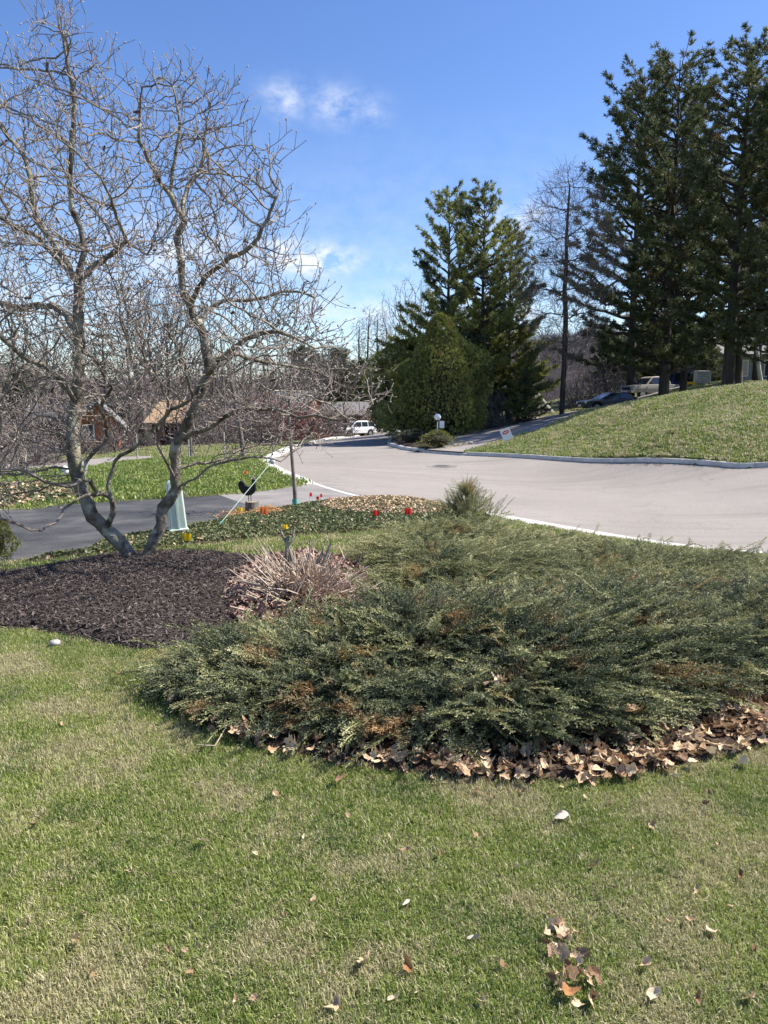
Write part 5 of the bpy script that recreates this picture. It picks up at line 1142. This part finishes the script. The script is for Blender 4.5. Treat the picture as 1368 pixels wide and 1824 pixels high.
# white swing frame
o = empty('swing_frame', P(965, 742, 58)); o.location.z = h(o.location.x, 58); tag(o, 'white A-shaped play frame behind the side driveway left of the bare trunk', 'play frame'); hh = 1.75
for nm, a, b in [('post', (-.6, 0, 0), (-.5, 0, hh)), ('post', (-.15, .2, 0), (-.25, .1, hh)), ('slide_rail', (-.3, 0, hh * .95), (1.1, -.2, 0)), ('slide_rail', (-.3, .5, hh * .95), (1.1, .35, 0)), ('crossbar', (-.5, 0, hh), (-.25, .1, hh)), ('crossbar', (-.55, 0, hh * .5), (.4, -.1, hh * .48))]: MB().cyl(a, b, .05, .05, 6).build(nm, M['white'], o)

# ------------------------------------------------------------------ vehicles
M['glass'] = material('car_glass', [(.02, .025, .03)], rough=.08, spec=.8); M['tyre'] = material('tyre', [(.02, .02, .02)], rough=.9); M['rim'] = material('rim', [(.4, .4, .4)], rough=.35, metallic=.8)
M['chrome'] = material('chrome', [(.5, .5, .5)], rough=.2, metallic=1); M['lens'] = material('headlight_lens', [(.6, .6, .58)], rough=.15); M['tail'] = material('tail_lens', [(.4, .01, .01)], rough=.2); M['trim'] = material('black_trim', [(.03, .03, .03)], rough=.6)
def paint(n_, c): return material(n_, [c], rough=.28, spec=.6)
def vehicle(kind, loc, rz, col, col2=None, label='', cat='car', name='car'):
    """front towards -X; length along X"""
    o = empty(name, loc, rz); tag(o, label, cat)
    if kind == 'suv': L_, W, b0, b1, top = 4.7, 1.85, .38, 1.02, 1.75; body = [(0, b0), (0, .72), (.08, .95), (1.15, 1.05), (4.65, 1.08), (4.7, .7), (4.68, b0)]; cab = [(1.1, 1.03), (1.75, 1.68), (2.2, 1.75), (4.3, 1.73), (4.62, 1.06)]; wh = [.85, 3.75]; wr = .37; wins = [[(1.35, 1.1), (1.85, 1.62), (2.55, 1.64), (2.55, 1.1)], [(2.63, 1.1), (2.63, 1.64), (3.45, 1.64), (3.45, 1.1)], [(3.53, 1.1), (3.53, 1.63), (4.2, 1.6), (4.42, 1.1)]]
    elif kind == 'pickup': L_, W, b0, top = 5.8, 1.98, .55, 1.95; body = [(0, b0), (0, .95), (.06, 1.15), (1.35, 1.25), (3.75, 1.27), (5.78, 1.27), (5.8, .6), (5.75, b0)]; cab = [(1.3, 1.24), (1.85, 1.85), (2.2, 1.93), (3.45, 1.92), (3.72, 1.26)]; wh = [.95, 4.55]; wr = .42; wins = [[(1.5, 1.3), (1.95, 1.79), (2.55, 1.83), (2.55, 1.3)], [(2.65, 1.3), (2.65, 1.83), (3.38, 1.83), (3.55, 1.3)]]
    elif kind == 'van': L_, W, b0, top = 4.8, 1.95, .4, 1.95; body = [(0, b0), (0, .8), (.1, 1.0), (.9, 1.15), (4.75, 1.15), (4.8, .6), (4.78, b0)]; cab = [(.85, 1.13), (1.7, 1.85), (2.1, 1.93), (4.5, 1.93), (4.74, 1.13)]; wh = [.85, 3.8]; wr = .36; wins = [[(1.15, 1.2), (1.75, 1.78), (2.4, 1.8), (2.4, 1.2)], [(2.5, 1.2), (2.5, 1.8), (3.5, 1.8), (3.5, 1.2)], [(3.6, 1.2), (3.6, 1.8), (4.4, 1.8), (4.55, 1.2)]]
    else: L_, W, b0, top = 4.7, 1.8, .3, 1.42; body = [(0, b0), (0, .6), (.1, .75), (1.2, .9), (3.9, .95), (4.65, .92), (4.7, .6), (4.68, b0)]; cab = [(1.15, .88), (1.95, 1.34), (2.4, 1.42), (3.2, 1.4), (4.05, .93)]; wh = [.85, 3.7]; wr = .33; wins = [[(1.45, .94), (2.02, 1.3), (2.6, 1.34), (2.6, .94)], [(2.7, .94), (2.7, 1.34), (3.2, 1.32), (3.7, .94)]]
    def cutwheels(pr):  # arches: notch the sill
        lowp = []
        for c in wh[::-1]:
            for a in np.linspace(0, math.pi, 7): lowp.append((c + (wr + .07) * math.cos(a), b0 + max(0, (wr + .07) * math.sin(a) + wr - b0) * (1 if 0 < a < math.pi else 1)))
        return pr + lowp
    m1 = paint(name + '_paint', col); hw = W / 2
    MB().prism(cutwheels(body), -hw, hw, (b0 + .5, .05)).build('body', m1, o, bevel=.03, loc=(-L_ / 2, 0, 0))
    MB().prism(cab, -hw + .07, hw - .07, (cab[0][1], .16)).build('cabin', m1, o, bevel=.04, loc=(-L_ / 2, 0, 0))
    zc = cab[0][1]; zt = max(p[1] for p in cab)
    for sgn in (-1, 1):
        for wp in wins:
            V = [(x - L_ / 2, sgn * (hw - .07 - .16 * (z - zc) / (zt - zc) + .008), z) for x, z in wp]; MB().add(V, [(0, 1, 2, 3) if sgn > 0 else (3, 2, 1, 0)]).build('window', M['glass'], o)
        MB().box(cab[0][0] + .25 - L_ / 2, cab[0][0] + .4 - L_ / 2, min(sgn * hw, sgn * (hw + .15)), max(sgn * hw, sgn * (hw + .15)), zc + .05, zc + .22).build('mirror', M['trim'], o, bevel=.02)
        MB().box(.02 - L_ / 2 - .03, .18 - L_ / 2, min(sgn * .62, sgn * .88), max(sgn * .62, sgn * .88), body[2][1] - .22, body[2][1] - .05).build('headlight', M['lens'], o, bevel=.02)
        MB().box(L_ / 2 - .06, L_ / 2 + .02, min(sgn * .72, sgn * .9), max(sgn * .72, sgn * .9), body[-2][1] + .05, body[-2][1] + .35).build('tail_light', M['tail'], o)
    def slant(a, b, nm, off):
        (x0, z0), (x1, z1) = a, b; MB().add([(x0 - L_ / 2 + off, -hw + .16, z0 + .03), (x0 - L_ / 2 + off, hw - .16, z0 + .03), (x1 - L_ / 2 + off, hw - .27, z1 - .03), (x1 - L_ / 2 + off, -hw + .27, z1 - .03)], [(0, 1, 2, 3)]).build(nm, M['glass'], o)
    slant(cab[0], cab[1], 'windscreen', -.02); slant(cab[-1], cab[-2], 'rear_window', .02)
    MB().box(-L_ / 2 - .03, -L_ / 2 + .02, -.58, .58, body[1][1] - .2, body[1][1] + .08).build('grille', M['trim'], o); MB().box(-L_ / 2 - .1, -L_ / 2 + .12, -hw + .05, hw - .05, b0, b0 + .24).build('bumper', M['chrome'] if kind == 'pickup' else M['trim'], o, bevel=.03)
    MB().box(-L_ / 2 - .115, -L_ / 2 - .1, -.25, .25, b0 + .06, b0 + .2).build('licence_plate', M['white'], o)
    if kind == 'pickup' and col2: MB().prism([(.3, .62), (5.5, .62), (5.5, .9), (.3, .9)], -hw - .008, hw + .008).build('lower_panel', paint('lower_panel_paint', col2), o, loc=(-L_ / 2, 0, 0))
    for c in wh:
        for sgn in (-1, 1):
            w_ = empty('wheel', (c - L_ / 2, sgn * (hw - .12), wr)); w_.parent = o
            MB().cyl((0, -.11, 0), (0, .11, 0), wr, wr, 20).build('tyre', M['tyre'], w_); MB().cyl((0, sgn * .08, 0), (0, sgn * .118, 0), wr * .62, wr * .58, 14).build('rim', M['rim'], w_)
    return o
def vloc(px, py, D): p = P(px, py, D); return (p[0], p[1], h(p[0], D) + .02)
q = vloc(634, 776, 88); vehicle('suv', (q[0], q[1], q[2] + ROADZ), R(38), (.75, .75, .74), label='white estate car parked at the left side of the road bend')
q = P(1168, 712, 66); vehicle('pickup', (q[0], q[1], q[2] + .0), R(16), (.36, .32, .26), (.22, .2, .18), 'grey-beige pickup truck parked behind the pine trunk', 'pickup truck', 'pickup_truck')
q = P(1222, 703, 70); vehicle('van', (q[0], q[1], q[2]), R(200), (.03, .07, .18), label='dark blue van with pale roof behind the second pine trunk', cat='van', name='van')
q = P(1088, 733, 57); vehicle('sedan', (q[0], q[1], q[2]), R(10), (.03, .035, .045), label='dark sedan half hidden by the crest of the grass bank')
q = vloc(703, 764, 105); vehicle('sedan', q, R(60), (.12, .12, .13), label='small dark car far up the road under the trees')
q = vloc(528, 778, 72); vehicle('sedan', q, R(5), (.02, .02, .022), label='black car parked in front of the brown house')
q = vloc(592, 770, 100); vehicle('sedan', q, R(0), (.4, .03, .03), label='low red car parked beyond the lawn left of the white car')

# ------------------------------------------------------------------ houses
M['brick'] = material('brick_wall', [(.3, .09, .04), (.42, .15, .07)], scale=6, rough=.9, stretch=(1, 1, 3)); M['roof_t'] = material('tan_shingles', [(.28, .18, .105), (.40, .28, .17)], scale=3, rough=.9, stretch=(1, 1, 4)); M['roof_g'] = material('grey_shingles', [(.13, .12, .12), (.22, .21, .2)], scale=3, rough=.9, stretch=(1, 1, 4))
M['sid'] = material('grey_siding', [(.2, .2, .19), (.26, .26, .25)], scale=2, rough=.8); M['brown'] = material('brown_siding', [(.06, .035, .025), (.1, .06, .04)], scale=3, rough=.9); M['wfr'] = material('white_trim', [(.7, .7, .68)], rough=.6); M['chim'] = material('chimney_brick', [(.25, .1, .06), (.35, .15, .09)], scale=8, rough=.9)
def house(loc, rz, W, Dp, hw, hr, mw, mr_, label, wins=(), name='house', door=None, chimney=None, gable_front=False):
    o = empty(name, loc, rz); tag(o, label, 'house')
    if gable_front: MB().prism([(-W / 2, -1.5), (W / 2, -1.5), (W / 2, hw), (0, hw + hr), (-W / 2, hw)], 0, Dp).build('wall', mw, o)
    else: MB().add([(x, y, z) for x in (-W / 2, W / 2) for y, z in ((0, -1.5), (Dp, -1.5), (Dp, hw), (Dp / 2, hw + hr), (0, hw))], [(0, 1, 2, 3, 4)[::-1], (5, 6, 7, 8, 9), (0, 4, 9, 5), (2, 1, 6, 7)]).build('wall', mw, o)
    e = .5; t = .14
    if gable_front:
        for s in (-1, 1):
            k = hr / (W / 2); V = [(0, -e, hw + hr + .02), (s * (W / 2 + e), -e, hw - k * e + .02), (s * (W / 2 + e), Dp + e, hw - k * e + .02), (0, Dp + e, hw + hr + .02)]; V += [(a, b, c + t) for a, b, c in V]; MB().add(V, [(0, 1, 2, 3), (7, 6, 5, 4), (0, 4, 5, 1), (1, 5, 6, 2), (2, 6, 7, 3), (3, 7, 4, 0)]).build('roof', mr_, o)
    else:
        k = hr / (Dp / 2)
        for y0, sg in ((0, -1), (Dp, 1)):
            V = [(-W / 2 - e, Dp / 2, hw + hr + .02), (W / 2 + e, Dp / 2, hw + hr + .02), (W / 2 + e, y0 + sg * e, hw - k * e + .02), (-W / 2 - e, y0 + sg * e, hw - k * e + .02)]; V += [(a, b, c + t) for a, b, c in V]; MB().add(V, [(0, 1, 2, 3), (7, 6, 5, 4), (0, 4, 5, 1), (1, 5, 6, 2), (2, 6, 7, 3), (3, 7, 4, 0)]).build('roof', mr_, o)
    for x, z, w_, h_ in wins:
        f = MB().box(x - w_ / 2 - .08, x + w_ / 2 + .08, -.05, .02, z - .08, z + h_ + .08).build('window', M['wfr'], o); MB().box(x - w_ / 2, x + w_ / 2, -.06, -.052, z, z + h_).build('pane', M['glass'], f); MB().box(x - .025, x + .025, -.075, -.062, z, z + h_).build('mullion', M['wfr'], f)
    if door: x, w_, h_ = door; MB().box(x - w_ / 2, x + w_ / 2, -.04, .02, 0, h_).build('door', M['wfr'], o)
    if chimney: x, y, z0, z1 = chimney; MB().box(x - .45, x + .45, y - .4, y + .4, z0, z1).build('chimney', M['chim'], o)
    return o
def hl(px, D, dz=0): x = (px - CX) / F * D / (cp + .14 * sp_); return (x, D, h(x, D) + dz)
house(hl(172, 52), R(18), 2.6, 9, 2.0, 1.3, M['brick'], M['roof_g'], 'orange brick house with grey gable seen through the magnolia trunk', wins=[(-.6, .9, .6, .9)], name='brick_house', gable_front=True)
house(hl(100, 66), R(5), 6, 8, 2.4, 1.4, M['brown'], M['roof_g'], 'low brown house with lilac-grey roof left of the brick gable', wins=[(-1.5, .9, 1.1, 1.0), (1.2, .9, 1.1, 1.0)], name='brown_house')
house(hl(296, 60), R(-4), 2.4, 7, 2.0, 1.5, M['brown'], M['roof_t'], 'house with sunlit tan shingle roof between the magnolia stems', wins=[(-.6, .7, .6, .9), (.6, .7, .6, .9)], name='tan_roof_house')
house(hl(470, 82, .3), R(-8), 9, 8, 2.9, 2.0, M['chim'], M['roof_g'], 'dark red house behind the red-twigged bushes', wins=[(-2.5, 1, 1.2, 1.2), (0, 1, 1.2, 1.2), (2.5, 1, 1.2, 1.2)], name='red_house')
house(hl(575, 90, .3), R(-14), 9, 8, 2.3, 1.3, M['brown'], M['roof_g'], 'low dark brown house with pale grey roof left of the white car', wins=[(-2.5, .9, 1.2, 1), (2.2, .9, 1.4, 1)], door=(.2, 1.0, 2), name='low_house')
o = house(hl(1385, 64, -.5), R(6), 9, 9, 2.5, 1.6, M['sid'], M['roof_g'], 'grey house with white porch column behind the crest pines', wins=[(-3.3, .9, .9, 1.2), (-.9, .9, .9, 1.2), (2.6, .9, 1.2, 1.2)], door=(.9, 1.0, 2.1), name='grey_house')
MB().box(-.4, .05, -1.6, -1.2, -1, 2.6).build('porch_column', M['wfr'], o); MB().add([(-3.2, -1.8, 2.6), (3.0, -1.8, 2.6), (3.0, 0, 3.1), (-3.2, 0, 3.1), (-3.2, -1.8, 2.78), (3.0, -1.8, 2.78), (3.0, 0, 3.28), (-3.2, 0, 3.28)], [(0, 1, 2, 3)[::-1], (4, 5, 6, 7), (0, 1, 5, 4), (1, 2, 6, 5), (2, 3, 7, 6), (3, 0, 4, 7)]).build('porch_roof', M['roof_g'], o)
# AC unit, yellow tub, birch by the house
p = hl(1248, 58); o = empty('air_conditioner', p); tag(o, 'pale louvred air-conditioning unit left of the grey house', 'air conditioner'); MB().box(-.5, .5, -.4, .4, 0, .95).build('case', M['palebark'], o, bevel=.04)
for k in range(6): MB().box(-.44, .44, -.415, -.402, .12 + k * .13, .17 + k * .13).build('louvre', M['sid'], o)
p = hl(1229, 57); o = empty('garden_cart', p); o.scale = (.55, .55, .55); tag(o, 'small bright yellow garden cart between the blue van and the house', 'cart'); MB().prism([(-.35, .2), (.35, .2), (.5, .6), (-.5, .6)], -.3, .3).build('tray', M['yel'], o, bevel=.03); MB().cyl((-.2, -.32, .16), (-.2, .32, .16), .16, .16, 12).build('wheel', M['tyre'], o); MB().cyl((.4, 0, .5), (.85, 0, .75), .03, .03, 6).build('handle', M['trim'], o)
pole_tree('birch_tree', [np.array(hl(1352, 55)), P(1350, 640, 55), P(1347, 580, 55), P(1352, 520, 55)], .16, .09, M['palebark'], 'white-barked birch trunk in front of the grey house')
# second stem of the crest pine
x0 = np.array(hl(1311, 44.3)); q = spline(np.array([x0, P(1313, 600, 44.3), P(1309, 500, 44.3), P(1300, 380, 44.3)]) - np.array(crest.location), 4); obj('trunk', tubes('trunk', [(q, np.linspace(.32, .12, len(q)), 9)], M['darkbark']), crest, rot=None).matrix_parent_inverse = Matrix.Rotation(-2.0, 4, 'Z')
# pale sticks of bare shrub stems by bed, rocks
M['rock'] = material('field_stone', [(.3, .27, .24), (.48, .45, .4)], scale=4, rough=.95, bump=.6)
for px, py, s_, lb in [(98, 1152, .03, 'small pale stone at the left end of the mulch edge'), (838, 792, .1, 'small stone where the side driveway meets the kerb')]:
    g = G(px, py); b_ = MB().ball((0, 0, 0), s_, 9, 6, (1.3, 1, .7)); V = np.array(b_.V) * (1 + rng.normal(0, .08, (len(b_.V), 1))); tag(obj('stone', mesh('stone', V, b_.F, M['rock'], True), None, (g[0], g[1], g[2] + s_ * .9)), lb, 'stone')
